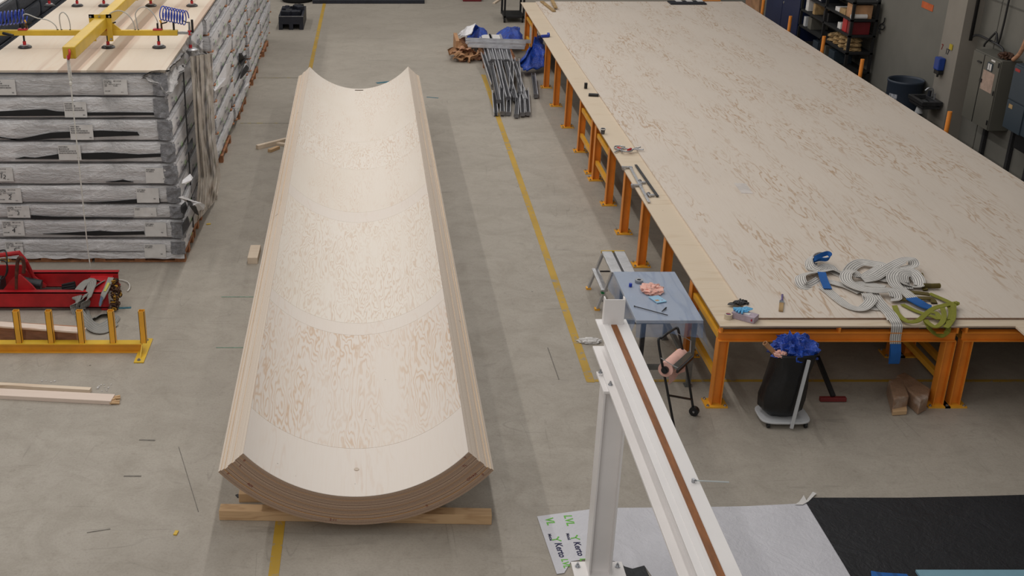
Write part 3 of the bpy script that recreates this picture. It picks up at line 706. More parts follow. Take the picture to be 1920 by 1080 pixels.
# column (H section)
cx, cy = 1.80, 8.02
b = MB(); b.box((cx - .085, cy - .09, .02), (cx - .072, cy + .09, 1.742)).box((cx + .085, cy - .09, .02), (cx + .098, cy + .09, 1.742)).box((cx - .072, cy - .03, .02), (cx + .085, cy - .02, 1.742))
b.build('column', M['white'], g)
b = MB(); b.box((1.685, cy - .20, 1.743), (1.93, cy + .12, 1.7645)); b.build('head_plate', M['white'], g, bevel=.002)
b = MB(); b.box((1.60, cy - .12, 0), (2.02, cy + .10, .02)); bp = b.build('base_plate', M['white'], g, bevel=.003)
for x, y in ((1.645, cy + .03), (1.97, cy + .03)): MB().cyl((x, y, .02), (x, y, .028), .022, n=20).cyl((x, y, .028), (x, y, .045), .014, n=6).cyl((x, y, .045), (x, y, .06), .008).build('bolt', M['steel'], bp)
for x, y in ((1.704, cy + .06), (1.745, cy - .135)): MB().cyl((x, y, 1.785), (x, y, 1.79), .018, n=16).cyl((x, y, 1.79), (x, y, 1.803), .012, n=6).cyl((x, y, 1.803), (x, y, 1.815), .007).build('bolt', M['steel'], g)
a = P(1300, 901, zt + .012); b = MB(); b.cyl(a - V((.0, 0, .012)), a + V((0, 0, .012)), .011, n=6).cyl(a, a + V((.02, 0, 0)), .006)
b.build('rod_clamp', M['steel'], g)
MB().cyl(a + V((.012, 0, .0)), PY(1367, 904, a.y - .02), .0045, n=8).build('clear_rod', M['glassy'], g)
# ------------------------------------------------------------------ films on the floor
def sheet_on_floor(name, outline, m, z, label, cat='plastic sheet', th=.004, parent=None):
    o = MB().prism([P(x, y, z) for x, y in outline], (0, 0, -th)).build(name, m, parent)
    return tag(o, label, cat) if parent is None else o
floor_white = film('white_sheet_film', L(206, 205, 211), .4, 1.2, 1.2, 1.2, .35, .10)
ws = sheet_on_floor('plastic_sheet', [(1007, 968), (1060, 961), (1112, 954), (1165, 952), (1300, 951), (1400, 949), (1500, 944), (1510, 939), (1560, 1020), (1640, 1160), (1640, 1300), (1260, 1300), (1222, 1080), (1208, 1060), (1186, 1066), (1172, 1062), (1152, 1052), (1100, 1048), (1071, 1052), (1058, 1074), (1044, 1076)], floor_white, .008, 'white printed plastic sheet spread on the floor beneath the white beam')
WM[ws.name] = Matrix.Identity(4)
bs_ = sheet_on_floor('plastic_sheet', [(1509, 938), (1522, 933), (1700, 933), (1840, 930), (1940, 927), (2200, 925), (2300, 1300), (1640, 1300), (1608, 1100)], M['black_film'], .014, 'large black plastic sheet on the floor at the bottom right')
sheet_on_floor('plastic_sheet', [(1152, 1052), (1172, 1062), (1186, 1066), (1208, 1060), (1222, 1090), (1240, 1300), (1130, 1300), (1110, 1090), (1150, 1062)], M['black_film'], .005, 'small black plastic flap beside the foot of the white column')
b = MB(); q = [(1498, 941), (1504, 933), (1507, 928), (1512, 938), (1524, 922), (1531, 925), (1516, 940), (1505, 946), (1490, 946)]
b.prism([P(x, y, .016) for x, y in q], (0, 0, -.002)); tag(b.build('masking_tape_piece', M['paper'], None), 'torn whitish tape holding the corner between white and black sheets', 'tape')
for qx, qy, dx in ((1010, 990, 0),):
    pass
def floor_text(b, px, py, s, size, mi, bold=True, adv=0):
    o = P(px, py, .0095); o2 = P(px + 17, py + 50, .0095); xd = (o2 - o); xd.z = 0; xd.normalize(); yd = V((-xd.y, xd.x, 0))
    b.text(s, size, o + xd * adv, xd, yd, mi, bold)
for (kx, ky), (k2, l2), (lx, ly), (mx, my), (tx, ty) in (((1040, 1018), (1055, 1046), (1052, 1048), (1027, 1001), (1038, 1003)), ((1075, 1016), (1090, 1043), (1087, 1047), (1061, 1000), (1073, 1000))):
    d_ = (P(k2, l2) - P(kx, ky)).length
    b = MB(); floor_text(b, kx, ky, 'Kerto', d_ / 2.5, 0); b.build('printed_word', M['navy_ink'], ws)
    b = MB(); floor_text(b, lx, ly, 'LVL', d_ / 2.7, 0); b.build('printed_word', M['green_ink'], ws)
    b = MB(); floor_text(b, mx, my, 'Metsä', d_ / 5.2, 0); b.build('printed_word', M['navy_ink'], ws)
    b = MB(); o = P(tx + 6, ty + 8, .0095); z_ = .0095
    for a_ in (-165, -35, 60): 
        e_ = o + V((math.cos(rad(a_)), math.sin(rad(a_)), 0)) * .036; b.beam(o, e_, .011, .0015); b.cyl(e_ - V((0, 0, .0007)), e_ + V((0, 0, .0007)), .008, n=12)
    b.build('printed_emblem', M['green_ink'], ws)
for lx, ly in ((1022, 971), (1057, 966)):
    b = MB(); floor_text(b, lx, ly, 'VL' if lx < 1040 else 'LVL', .10, 0); b.build('printed_word', M['green_ink'], ws)
sheet_on_floor('blue_scrap', [(1633, 1070), (1650, 1073), (1700, 1076), (1720, 1100), (1636, 1100)], M['sling_blue'], .03, 'blue plastic scrap on the black sheet at the bottom edge', 'scrap', .01)
tag(MB().box(P(1716, 1072, .06) - V((0, .8, 0)), P(1716, 1072, .06) + V((3.0, 0, .02))).build('insulation_board', M['teal']), 'pale blue board on the black sheet, its edge at the bottom right corner', 'board')
# crumpled things ------------------------------------------------
def crumple(name, c, size, m, seed, label=None, cat=None, parent=None, amp=.45, fr=2.4, n=15, flat=True):
    c = V(c); sx_, sy_, sz_ = size; b = MB(); vs = []; nu, nv = n * 2, n
    for j in range(nv + 1):
        ph = math.pi * j / nv
        for i in range(nu):
            t = 2 * math.pi * i / nu; d = V((math.sin(ph) * math.cos(t), math.sin(ph) * math.sin(t), math.cos(ph)))
            k = 1 + amp * (1 - 2.6 * abs(noise.noise(d * fr + V((seed * 5.1, 0, 0))))) * .6 + amp * .5 * (1 - 3 * abs(noise.noise(d * fr * 2.1 + V((0, seed * 3.3, 0)))))
            q = V((d.x * sx_ * k, d.y * sy_ * k, max(d.z, -.25 if flat else -1) * sz_ * k))
            vs.append(c + q)
    zmin = min(v.z for v in vs)
    if flat: vs = [V((v.x, v.y, v.z - zmin + c.z)) for v in vs]
    fs = [(j * nu + i, (j + 1) * nu + i, (j + 1) * nu + (i + 1) % nu, j * nu + (i + 1) % nu) for j in range(nv) for i in range(nu)]
    b.add(vs, fs); o = b.build(name, m, parent, smooth=False)
    return tag(o, label, cat) if label else o
crumple('crumpled_cloth', P(1105, 641, .002), (.115, .05, .028), M['paper'], 3, 'white crumpled cloth on the floor left of the white beam', 'cloth')
# ------------------------------------------------------------------ small table under blue plastic
ZT = .80
t = thing('small_table', 'small grey steel table draped in thin blue plastic, against the deck', 'table', (3.0, 11.8, 0))
x0, x1, y0, y1 = 2.67, 3.36, 11.13, 12.42
tt = MB().box((x0, y0, ZT - .035), (x1, y1, ZT - .002)); tt.build('tabletop', ply('table_board', L(214, 214, 214), L(170, 176, 186), amount=.6, src='Object', rings=9, thr=(.4, .55)), t)
tl = plain('galvanised_leg', L(120, 122, 120), .5, .5, var=.2)
for x, y in ((x0 + .1, y0 + .08), (x1 - .06, y0 + .08), (x0 + .1, y1 - .08), (x1 - .06, y1 - .08)):
    MB().beam((x, y, .012), (x, y, ZT - .035), .045, .045, up=(0, 1, 0)).build('leg', tl if x > 3 else M['dark_steel'], t); MB().box((x - .04, y - .04, 0), (x + .04, y + .04, .012)).build('foot', tl, t)
MB().beam((x0 + .1, y0 + .08, .22), (x1 - .06, y0 + .08, .22), .04, .05).build('stretcher', tl, t)
MB().beam((x0 + .1, y1 - .08, .22), (x1 - .06, y1 - .08, .22), .04, .05).build('stretcher', tl, t)
MB().beam((x1 - .06, y0 + .08, .22), (x1 - .06, y1 - .08, .22), .04, .05).build('stretcher', tl, t)
cov = film('thin_blue_cover', L(128, 160, 205), .25, 4, 4, 4, .35, .2, alpha=.38)
b = MB()
b.grid(lambda u, v: V((x0 + (x1 - x0) * u, y0 + (y1 - y0) * v, ZT + .003 * noise.noise(V((u * 9, v * 14, 0))))), 20, 30)
def skirt(pa, pb, n_, drop, sd):
    pa, pb = V(pa), V(pb)
    def fn(u, v):
        p = pa.lerp(pb, u); d = drop(u); w_ = .025 * v * math.sin(u * 19 + sd) + .02 * v * noise.noise(V((u * 7, v * 2, sd)))
        return p + V(n_) * (.005 + w_ + .02 * v) - V((0, 0, d * v))
    b.grid(fn, 40, 8)
skirt((x0, y0, ZT), (x1, y0, ZT), (0, -1, 0), lambda u: .17 + .02 * math.sin(u * 9) , 1)
skirt((x0, y1, ZT), (x0, y0, ZT), (-1, 0, 0), lambda u: .20 + .22 * u * (1 - u) + .02 * math.sin(u * 12), 2)
tag(b.build('plastic_cover', cov, None, smooth=True), 'thin blue plastic cover draped over the small table', 'plastic cover')
def fn(u, v):
    a = PX(1316, 600, 3.37).lerp(PX(1283, 535, 3.37), v); q = PX(1338, 640, 3.375).lerp(PX(1300, 600, 3.375), v); p = a.lerp(q, u)
    return p + V((.02 * math.sin(v * 9 + u * 3) * u, 0, -.0))
b = MB(); b.grid(lambda u, v: V((3.355 + .04 * u + .012 * math.sin(v * 17) * u, y0 - .22 * u * (1 - v) + (y1 - y0) * v * .6, ZT - (.26 - .1 * v) * u)), 8, 24)
tag(b.build('plastic_cover', cov, None, smooth=True), 'loose corner of blue plastic hanging between small table and deck', 'plastic cover')
def crp(px, py, z=ZT + .004): return P(px, py, z)
crumple('crumpled_paper', crp(1221, 545), (.10, .10, .045), M['pink'], 5, 'crumpled pink paper towel on the blue-covered small table', 'paper towel', amp=.5, fr=1.9)
c = crp(1233, 562, ZT + .004); b = MB(); b.cbox(c + V((0, 0, .005)), (.12, .17, .010), rz=rad(20)); mg = b.build('magazine', plain('magazine_cover', L(150, 196, 224), .3, var=.1), None, bevel=.001)
tag(mg, 'light blue printed booklet partly under the pink paper', 'booklet')
b = MB(); b.cbox(c + V((-.015, -.04, .0107)), (.04, .035, .001), rz=rad(20)); b.build('cover_patch', plain('tan_patch', L(196, 150, 100), .4), mg)
b = MB(); b.cbox(c + V((.04, -.03, .0107)), (.014, .012, .001), rz=rad(20)); b.build('cover_patch', plain('magenta_patch', L(170, 60, 110), .4), mg)
a = crp(1189, 574, ZT + .012); e_ = crp(1252, 591, ZT + .012)
tag(MB().cyl(a, e_, .005, n=8).cyl(a, a + (e_ - a) * .02, .009, n=8).build('black_rod', M['black']), 'thin black rod lying across the blue-covered table', 'rod')
a = crp(1241, 584, ZT + .012); e_ = crp(1249, 577, ZT + .012)
tag(MB().cyl(a, e_, .004, .009, n=8).build('marker_pen', M['black']), 'short black marker pen beside the booklet', 'pen')
a = crp(1182, 537, ZT + .004); tag(MB().cyl(a, a + V((0, 0, .035)), .018, n=16).build('bottle_cap', plain('blue_cap', L(24, 56, 170), .4)), 'small blue cap on the table left of the pink paper', 'cap')
a = crp(1198, 529, ZT + .004); tag(MB().lathe(a, [(.022, 0), (.045, 0), (.045, .03), (.022, .03), (.022, 0)], 24).build('tape_roll', M['steel']), 'grey tape roll on the small table behind the pink paper', 'tape roll')
# ------------------------------------------------------------------ aluminium step bench
t = thing('step_ladder', 'folding aluminium step bench standing behind the blue-covered table', 'step ladder', (2.94, 13.5, 0))
X0, X1, Y0, Y1, ZZ = 2.80, 3.08, 13.12, 13.80, .50
for xa, xb in ((X0, X0 + .125), (X1 - .125, X1)): MB().box((xa, Y0, ZZ - .03), (xb, Y1, ZZ)).build('platform', M['alu'], t, bevel=.003)
MB().box((X0 + .13, Y0 + .02, ZZ - .025), (X1 - .13, Y1 - .02, ZZ - .012)).build('hinge_gap', M['dark_steel'], t)
MB().box((X0 - .005, Y1, ZZ - .035), (X1 + .005, Y1 + .015, ZZ + .004)).build('edge_strip', M['yellow'], t)
for y in (Y0 + .02, Y1 - .03):
    for xt, xb in ((X0 + .01, 2.665), (X1 - .01, 3.215)):
        MB().beam((xt, y, ZZ - .03), (xb, y, .02), .055, .025, up=(1, 0, .3)).build('leg', M['alu'], t); MB().cbox((xb, y, .012), (.06, .06, .024)).build('foot', M['amber'] if xb < 3 else M['black'], t)
for xs in (2.735, 3.145): MB().box((xs - .04, Y0 - .0, .245), (xs + .04, Y1, .27)).build('step', M['alu'], t, bevel=.003)
MB().box((2.76, Y1 - .2, .30), (3.12, Y1 - .185, .315)).build('brace', M['black'], t)
MB().box((2.72, Y0 + .03, .10), (3.16, Y0 + .045, .12)).build('brace', M['steel'], t)
MB().cbox((2.715, Y0 + .02, .23), (.035, .06, .02)).build('sticker', plain('green_sticker', L(30, 120, 70), .5), t)
# ------------------------------------------------------------------ paper-roll stand
t = thing('paper_roll_stand', 'black tubular stand on wheels holding a pink paper roll', 'paper stand', (3.2, 10.55, 0))
BL = P(1266, 812, .05); BR = P(1300, 768, .06); TLh = .98
tl_ = PY(1235, 645, BL.y + .10); tr_ = PY(1272, 616, BR.y + .05)
b = MB(); pts = cr([BL, BL.lerp(tl_, .5), tl_, PY(1240, 634, BL.y + .13)], 6) + cr([PY(1250, 626, BL.y + .2), PY(1266, 616, BR.y + .02), PY(1271, 617, BR.y + .03), PY(1276, 640, BR.y + .04), PY(1289, 700, BR.y + .02), BR], 6)
b.tube(pts, .0125, 10); b.build('tube_frame', M['black'], t, smooth=True)
a = PY(1252, 741, BL.y + .05); e_ = PY(1297, 749, BR.y + .01); MB().tube([a, e_], .011, 8).build('cross_tube', M['black'], t)
for p, nm in ((BR, 'wheel'),):
    MB().cyl(p + V((-.005, -.03, -.01)), p + V((.02, .01, -.01)), .048, n=20).build('wheel', M['black'], t); 
    MB().cyl(p + V((-.008, -.036, -.01)), p + V((-.0, -.03, -.01)), .012, n=12).build('wheel_hub', M['steel'], t)
ra = PY(1249, 692, BL.y + .07); rb = PY(1276, 668, BR.y + .02)
ax_ = (rb - ra).normalized()
MB().cyl(ra - ax_ * .02, rb + ax_ * .03, .072, n=32).build('paper_roll', M['pink'], t, smooth=False)
MB().cyl(ra - ax_ * .05, ra - ax_ * .015, .035, n=24).cyl(ra - ax_ * .06, ra - ax_ * .05, .02).build('hub', M['black'], t)
hang = MB(); up_ = V((0, 0, 1))
pa_, pb_ = ra - ax_ * .02 + V((.02, -.06, -.03)), rb + ax_ * .03 + V((.02, -.06, -.03)); hang.grid(lambda u, v: pa_.lerp(pb_, u) + V((.01 * math.sin(u * 8), -.01 - .02 * v, -.09 * v + .01 * math.sin(u * 11) * v)), 12, 4)
hang.build('paper_end', M['pink'], t, smooth=True)
s0, s1 = ra - ax_ * .0 + V((.065, -.05, .045)), rb + ax_ * .05 + V((.065, -.05, .045)); MB().beam(s0, s1, .05, .012, up=(.4, -.6, .8)).build('cutter_bar', plain('grey_green_bar', L(122, 136, 136), .3, .6), t)
MB().beam(s0 + V((.02, -.03, -.03)), s1 + V((.02, -.03, -.03)), .02, .03).build('cutter_edge', M['black'], t)
MB().tube([PY(1270, 625, BR.y), s1 + V((0, .03, .12)), s1], .004, 6).build('tension_wire', M['alu_bright'], t)
MB().tube([PY(1239, 671, BL.y + .05), s0 + V((-.02, 0, .02)), s0 + V((.03, -.01, 0))], .004, 6).build('tension_wire', M['alu_bright'], t)
# ------------------------------------------------------------------ waste bag trolley
C0 = P(1470, 796); 
t = thing('waste_bag_trolley', 'black waste bag on a grey wheeled trolley under the deck, stuffed with blue film', 'waste bag', (C0.x, C0.y, 0))
def lean(z): return V((0.0, .04 * z, 0))
rings = [(.085, .05, .05), (.10, .15, .11), (.16, .205, .15), (.28, .215, .16), (.42, .205, .165), (.56, .185, .165), (.68, .185, .16), (.76, .205, .165), (.80, .215, .17), (.78, .19, .15), (.70, .17, .13)]
ctr = [(-.03, 0)] * 4 + [(-.02, .0), (.0, .0), (.02, .0), (.02, 0), (.02, 0), (.02, 0), (.02, 0)]
b = MB(); vs = []; n = 48
for k, ((z, rx, ry), (ox, oy)) in enumerate(zip(rings, ctr)):
    for i in range(n):
        a = 2 * math.pi * i / n; ca, sa = math.cos(a), math.sin(a); p_ = .55 if k > 5 else .75
        x = rx * math.copysign(abs(ca) ** p_, ca); y = ry * math.copysign(abs(sa) ** p_, sa)
        w_ = 1 + .10 * noise.noise(V((ca * 3, sa * 3, z * 4))) + .04 * noise.noise(V((ca * 9, sa * 9, z * 7)))
        vs.append(V((C0.x + ox + x * w_, C0.y + .10 + oy + y * w_, z)))
vs.append(V((C0.x, C0.y + .1, .08)))
fs = [(k * n + i, k * n + (i + 1) % n, (k + 1) * n + (i + 1) % n, (k + 1) * n + i) for k in range(len(rings) - 1) for i in range(n)] + [(len(vs) - 1, (i + 1) % n, i) for i in range(n)]
b.add(vs, fs); b.build('bag', plain('black_bag_plastic', L(22, 22, 24), .4, var=.2, bmp=.3, scale=9), t, smooth=True)
fp = []
for i in range(32):
    a = 2 * math.pi * i / 32; ca, sa = math.cos(a), math.sin(a); fp.append(V((C0.x + .0 + .25 * math.copysign(abs(ca) ** .5, ca), C0.y + .09 + .19 * math.copysign(abs(sa) ** .5, sa), .055)))
MB().prism(fp, (0, 0, .022)).build('base', M['white_plastic'], t, bevel=.006)
for dx, dy in ((-.18, -.06), (.19, -.06), (-.18, .22), (.19, .22)):
    MB().cyl((C0.x + dx - .012, C0.y + dy, .027), (C0.x + dx + .012, C0.y + dy, .027), .027, n=16).box((C0.x + dx - .018, C0.y + dy - .012, .03), (C0.x + dx + .018, C0.y + dy + .012, .056)).build('castor', M['black'], t)
a = PY(1487, 812, C0.y - .10); MB().beam((C0.x + .03, C0.y - .125, .03), (C0.x + .11, C0.y - .085, .76), .03, .02, up=(0, 1, 0)).build('upright', M['white_plastic'], t)
ct = V((C0.x + .02, C0.y + .1, .72))
crumple('film_scrap', ct, (.16, .12, .12), M['blue_film'], 8, 'crumpled blue plastic film filling the waste bag', 'plastic film', amp=.7, fr=3.2, n=17)
crumple('pink_scrap', V((C0.x - .14, C0.y + .0, .765)), (.05, .04, .035), M['pink'], 9, 'pink paper scrap at the left rim of the waste bag', 'paper', amp=.5)
def ctube(a, b_, lab):
    a, b_ = V(a), V(b_); d = (b_ - a).normalized(); L_ = (b_ - a).length
    o = MB().lathe(a, [(.018, 0), (.024, 0), (.024, L_), (.018, L_), (.018, 0)], 24, axis=d).build('cardboard_tube', M['card'], None, smooth=False); tag(o, lab, 'cardboard tube')
ctube((C0.x - .11, C0.y + .06, .70), PY(1434, 643, C0.y + .02), 'cardboard tube sticking out at the left of the waste bag')
ctube((C0.x + .17, C0.y + .06, .70), PY(1524, 666, C0.y + .0), 'cardboard tube sticking out at the right of the waste bag')
# floor squeegee
a = P(1537, 748, .03); e_ = P(1586, 748, .03); mid = (a + e_) / 2
t = thing('floor_squeegee', 'floor squeegee with black pole and dark red bar, behind the waste bag', 'squeegee', (mid.x, mid.y, 0))
MB().beam(a, e_, .05, .045).build('bar', plain('dark_red_rubber', L(120, 40, 40), .6), t, bevel=.006)
MB().beam(mid + V((0, 0, .03)), PY(1532, 668, mid.y + .35), .045, .03).build('pole', M['black'], t)
# wrapped timber bundles
def bundle(px, lab, wz, h_):
    pts = [P(x, y, h_) for x, y in px]; o = MB().prism(pts, (0, 0, -h_ + .0)).build('wrapped_bundle', film('bundle_wrap_%d' % int(h_ * 1000), L(164, 132, 108), .35, 4, 4, 4, .4, .35, c2=L(196, 184, 174)), None, bevel=.015); return tag(o, lab, 'wrapped bundle')
bundle([(1666, 712), (1692, 706), (1705, 742), (1676, 748)], 'brown bundle wrapped in clear film under the deck, left one of two', 0, .17)
MB_ = MB().prism([P(x, y, .05) for x, y in ((1672, 762), (1700, 760), (1701, 770), (1674, 772))], (0, 0, -.045)); tag(MB_.build('wood_block', M['timber_warm'], bevel=.003), 'short pale wood block in front of the left wrapped bundle', 'wood block')
bundle([(1681, 703), (1697, 697), (1745, 728), (1741, 744), (1726, 752), (1702, 730)], 'brown bundle wrapped in clear film under the deck, right one, lying askew', 0, .165)
# ------------------------------------------------------------------ things on the deck
DZ, DU = .90, .922
def S(cx_, cy_, h=0.0): return P(1480 + cx_ / 4.153, 440 + cy_ / 4.153, DU + .008 + h)
sl = thing('lifting_sling', 'broad white striped lifting sling with blue ends, tangled on the deck', 'lifting sling', tuple(S(600, 350)))
sl_paths = [
    ([S(180, 215, .03), S(175, 255, .02), S(230, 270, .01), S(300, 240, .02), S(360, 290, .01), S(420, 320)], .115, 0, 0),
    ([S(270, 165, .06), S(215, 150, .10), S(165, 170, .09), S(150, 210, .06), S(170, 260, .02), S(230, 290, .0)], .10, 50, 40),
    ([S(430, 305, .02), S(340, 270, .04), S(240, 285, .03), S(140, 300, .04), S(85, 330, .06), S(110, 395, .02), S(170, 395, .0), S(240, 355)], .115, 15, 25),
    ([S(260, 400, .015), S(320, 450, .01), S(380, 500, .012), S(450, 550, .01), S(530, 575, .015), S(590, 560, .03), S(640, 500, .05), S(600, 455, .05)], .11, 0, 0),
    ([S(600, 455, .02), S(640, 560, .01), S(720, 570, 0)], .10, 0, 0),
    ([S(300, 360, .01), S(380, 380, .02), S(450, 400, .02), S(560, 450, .02)], .11, 0, 0),
    ([S(540, 330, .05), S(500, 280, .09), S(445, 300, .09), S(450, 360, .07), S(540, 410, .06), S(650, 430, .06), S(760, 430, .06), S(810, 440, .07), S(830, 490, .04), S(790, 500, .02)], .12, 10, 0),
    ([S(440, 320, .03), S(490, 250, .04), S(560, 215, .04), S(650, 225, .05), S(720, 240, .06), S(640, 290, .04), S(560, 340, .03)], .12, 20, 5),
    ([S(570, 345, .04), S(660, 330, .05), S(740, 280, .06), S(830, 225, .08), S(900, 195, .11), S(955, 195, .13), S(965, 235, .09), S(900, 262, .06), S(830, 280, .07), S(800, 330, .07), S(830, 395, .06), S(910, 450, .05), S(960, 495, .045)], .12, 10, 0),
    ([S(820, 290, .03), S(900, 275, .06), S(960, 290, .07), S(1005, 340, .06), S(1010, 395, .03), S(950, 400, .01), S(900, 370, .05), S(890, 310, .07), S(960, 310, .06), S(1020, 380, .02)], .115, 15, 10),
    ([S(640, 440, .03), S(680, 500, .03), S(730, 560, .02), S(785, 615, .01), S(815, 668, .005)], .125, 0, 0),
    ([S(690, 330, .02), S(760, 350, .02), S(850, 330, .02), S(920, 420, .02)], .12, 0, 0),
    ([S(480, 400, .01), S(560, 380, .015), S(650, 390, .015), S(740, 410, .02)], .12, 0, 0),
]
for k, (pts, wd, r0, r1) in enumerate(sl_paths):
    MB().ribbon(pts, wd, .006, roll=r0, droll=r1).build('webbing', M['sling_white'], sl, smooth=False)
# the part hanging over the near edge
fe = YF - .012
hp = [S(785, 615, .012), S(822, 668, .01), P(1480 + 838 / 4.153, 440 + 700 / 4.153, .912), PY(1682, 613, fe), PY(1681, 622, fe), PY(1679, 633, fe), PY(1679, 645, fe)]
def hang_strip(pa, half, m, name, z0_, extra=0):
    b = MB(); c_ = cr(pa, 5); vs = []; uv = []
    for i, p in enumerate(c_):
        for a_, o_ in ((-.5, 0), (-.25, 0), (0, 0), (.25, 0), (.5, 0), (.5, 1), (-.5, 1)):
            vs.append(p + V((a_ * half * 2, o_ * (.004 + (.0)), -o_ * .004))); uv.append((a_ + .5, i * .03))
    fs = [(i * 7 + k, i * 7 + (k + 1) % 7, (i + 1) * 7 + (k + 1) % 7, (i + 1) * 7 + k) for i in range(len(c_) - 1) for k in range(7)]
    b.add(vs, fs, 0, uv); return b.build(name, m, sl)
hang_strip(hp, .055, M['sling_white'], 'webbing', 0)
h0 = PY(1679, 644, fe); h1 = PY(1676, 680, fe)
hang_strip([h0, h0.lerp(h1, .5), h1, h1 + V((0, -.012, .006)), h0.lerp(h1, .5) + V((0, -.03, 0)), h0 + V((0, -.012, 0))], .052, M['sling_blue'], 'end_loop', 0)
MB().ribbon([S(950, 490, .05), S(1010, 525, .05), S(1060, 550, .04), S(1110, 565, .03)], .125, .012, roll=0).build('end_loop', M['sling_blue'], sl)
MB().ribbon([S(252, 290, .055), S(270, 350, .045), S(300, 420, .025)], .085, .006).build('blue_sleeve', M['sling_blue'], sl)
MB().ribbon([S(175, 205, .05), S(200, 185, .10), S(250, 160, .13), S(300, 145, .14), S(318, 165, .13), S(290, 190, .10), S(230, 190, .08), S(180, 205, .05)], .05, .008, roll=65).build('end_loop', M['sling_blue'], sl)
sg = thing('lifting_sling', 'olive green lifting sling coiled at the near edge of the deck', 'lifting sling', tuple(S(1150, 600)))
gp = [([S(820, 550, .01), S(850, 620, .01), S(920, 672, .012), S(1000, 668, .02), S(1070, 610, .03), S(1130, 570, .04), S(1220, 545, .05), S(1300, 530, .05)], .05, 10),
      ([S(1090, 455, .02), S(1150, 480, .02), S(1220, 510, .03), S(1290, 545, .04), S(1305, 525, .07), S(1280, 545, .05), S(1275, 640, .02), S(1240, 700, .012), S(1215, 722, .01)], .055, 0),
      ([S(880, 540, .01), S(960, 580, .015), S(1040, 610, .02), S(1110, 630, .02), S(1160, 650, .02), S(1150, 610, .03), S(1100, 600, .03)], .05, 0),
      ([S(1190, 560, .04), S(1205, 620, .03), S(1190, 680, .015), S(1140, 715, .01), S(1090, 690, .01), S(1060, 660, .01)], .05, 0),
      ([S(1240, 540, .04), S(1260, 600, .02), S(1240, 690, .01)], .05, 0)]
for pts, wd, r_ in gp: MB().ribbon(pts, wd, .008, roll=r_).build('webbing', M['sling_green'], sg)
ov = [S(1060, 665, .012), P(1480 + 1080 / 4.153, 440 + 700 / 4.153, .912), PY(1743, 615, fe), PY(1752, 624, fe - .01), PY(1765, 629, fe - .012), PY(1776, 622, fe - .01), PY(1779, 613, fe), P(1480 + 1235 / 4.153, 440 + 690 / 4.153, .912), S(1240, 660, .02)]
MB().ribbon(ov, .05, .008, roll=25).build('webbing', M['sling_green'], sg)
MB().ribbon([S(1020, 300, .06), S(1035, 345, .04), S(1050, 400, .02), S(1060, 430, .01)], .05, .012, roll=20).build('webbing', M['sling_olive'], sg)
MB().tube([S(1045, 398, .03), S(1110, 400, .03), S(1170, 398, .03)], .028, 12).build('sleeve', M['sling_olive'], sg)
MB().ribbon([S(930, 445, .04), S(1010, 450, .045), S(1090, 460, .04)], .07, .014).build('sleeve', M['sling_olive'], sg)
MB().ribbon([S(850, 500, .02), S(930, 500, .03), S(1060, 490, .03), S(1110, 500, .02), S(1130, 530, .01)], .06, .012).build('webbing', M['sling_olive'], sg)
# tape, glove box, gloves, brush
def at(px, py, z=DZ + .001): return P(px, py, z)
a = at(1365, 597, DZ + .001); t = thing('tape_roll', 'roll of beige tape with red and blue core on the near corner of the deck', 'tape roll', tuple(a))
MB().lathe(a, [(.026, 0), (.040, 0), (.040, .05), (.026, .05), (.026, 0)], 32).build('tape_winding', M['tape'], t)
b = MB().cyl(a + V((0, 0, .03)), a + V((0, 0, .045)), .0258, n=32); b.build('core_label', plain('red_label', L(190, 70, 70), .5), t)
MB().cbox(a + V((0, 0, .0462)), (.044, .014, .002)).build('core_stripe', plain('blue_label', L(40, 60, 120), .5), t)
c0 = at(1392, 602); e0 = at(1410, 604); M_ = Matrix.Translation(at(1396, 598)) @ Matrix.Rotation(rad(-38), 4, 'Z')
t = thing('glove_box', 'lilac grey box of disposable gloves on the near corner of the deck', 'glove box', tuple(at(1396, 598)))
MB().box((-.12, -.06, 0), (.12, .06, .065), 0, M_).build('box', M['lilac'], t, bevel=.003)
MB().box((-.05, -.025, .065), (.05, .025, .0665), 0, M_).build('opening', M['paper'], t)
MB().box((.085, -.0615, .02), (.1, -.060, .045), 0, M_).build('print', plain('red_print', L(160, 40, 60), .5), t)
g_ = MB()
def glove(c_, rz_, m, lab, seed):
    t_ = thing('disposable_glove', lab, 'glove', tuple(c_)); M2 = Matrix.Translation(V(c_)) @ Matrix.Rotation(rz_, 4, 'Z')
    crumple('palm', c_, (.06, .045, .018), m, seed, parent=t_, amp=.35)
    rr = random.Random(seed)
    for k in range(5):
        a_ = rad(-50 + 24 * k); p = [M2 @ V((.03 * math.cos(a_), .03 * math.sin(a_), .012)), M2 @ V((.065 * math.cos(a_), .065 * math.sin(a_) + rr.uniform(-.01, .01), .012 + rr.uniform(0, .012))), M2 @ V((.095 * math.cos(a_ + rr.uniform(-.3, .3)), .095 * math.sin(a_), .008))]
        MB().tube(cr(p, 4), [.011] * 4 + [.010] * 4 + [.006], 8).build('finger', m, t_, smooth=True)
    pc = [M2 @ V((-.03, 0, .01)), M2 @ V((-.08, .01, .012)), M2 @ V((-.11, -.01, .006))]; MB().ribbon(pc, .07, .004, roll=10).build('cuff', m, t_)
glove(at(1392, 582, DZ + .07), rad(210), M['skyblue'], 'light blue disposable glove draped over the glove box', 4)
glove(at(1386, 569, DU + .001), rad(20), plain('black_nitrile', L(34, 32, 32), .4), 'crumpled black disposable glove behind the glove box', 6)
a = at(1464, 583, DU + .012); e_ = at(1467, 553, DU + .012)
t = thing('paint_brush', 'paint brush with pale bristles lying on the near edge of the deck', 'brush', tuple(a))
mid = a.lerp(e_, .48); MB().beam(a, mid, .042, .014).build('bristles', M['card_dark'], t); MB().beam(mid, a.lerp(e_, .62), .045, .016).build('ferrule', M['steel'], t)
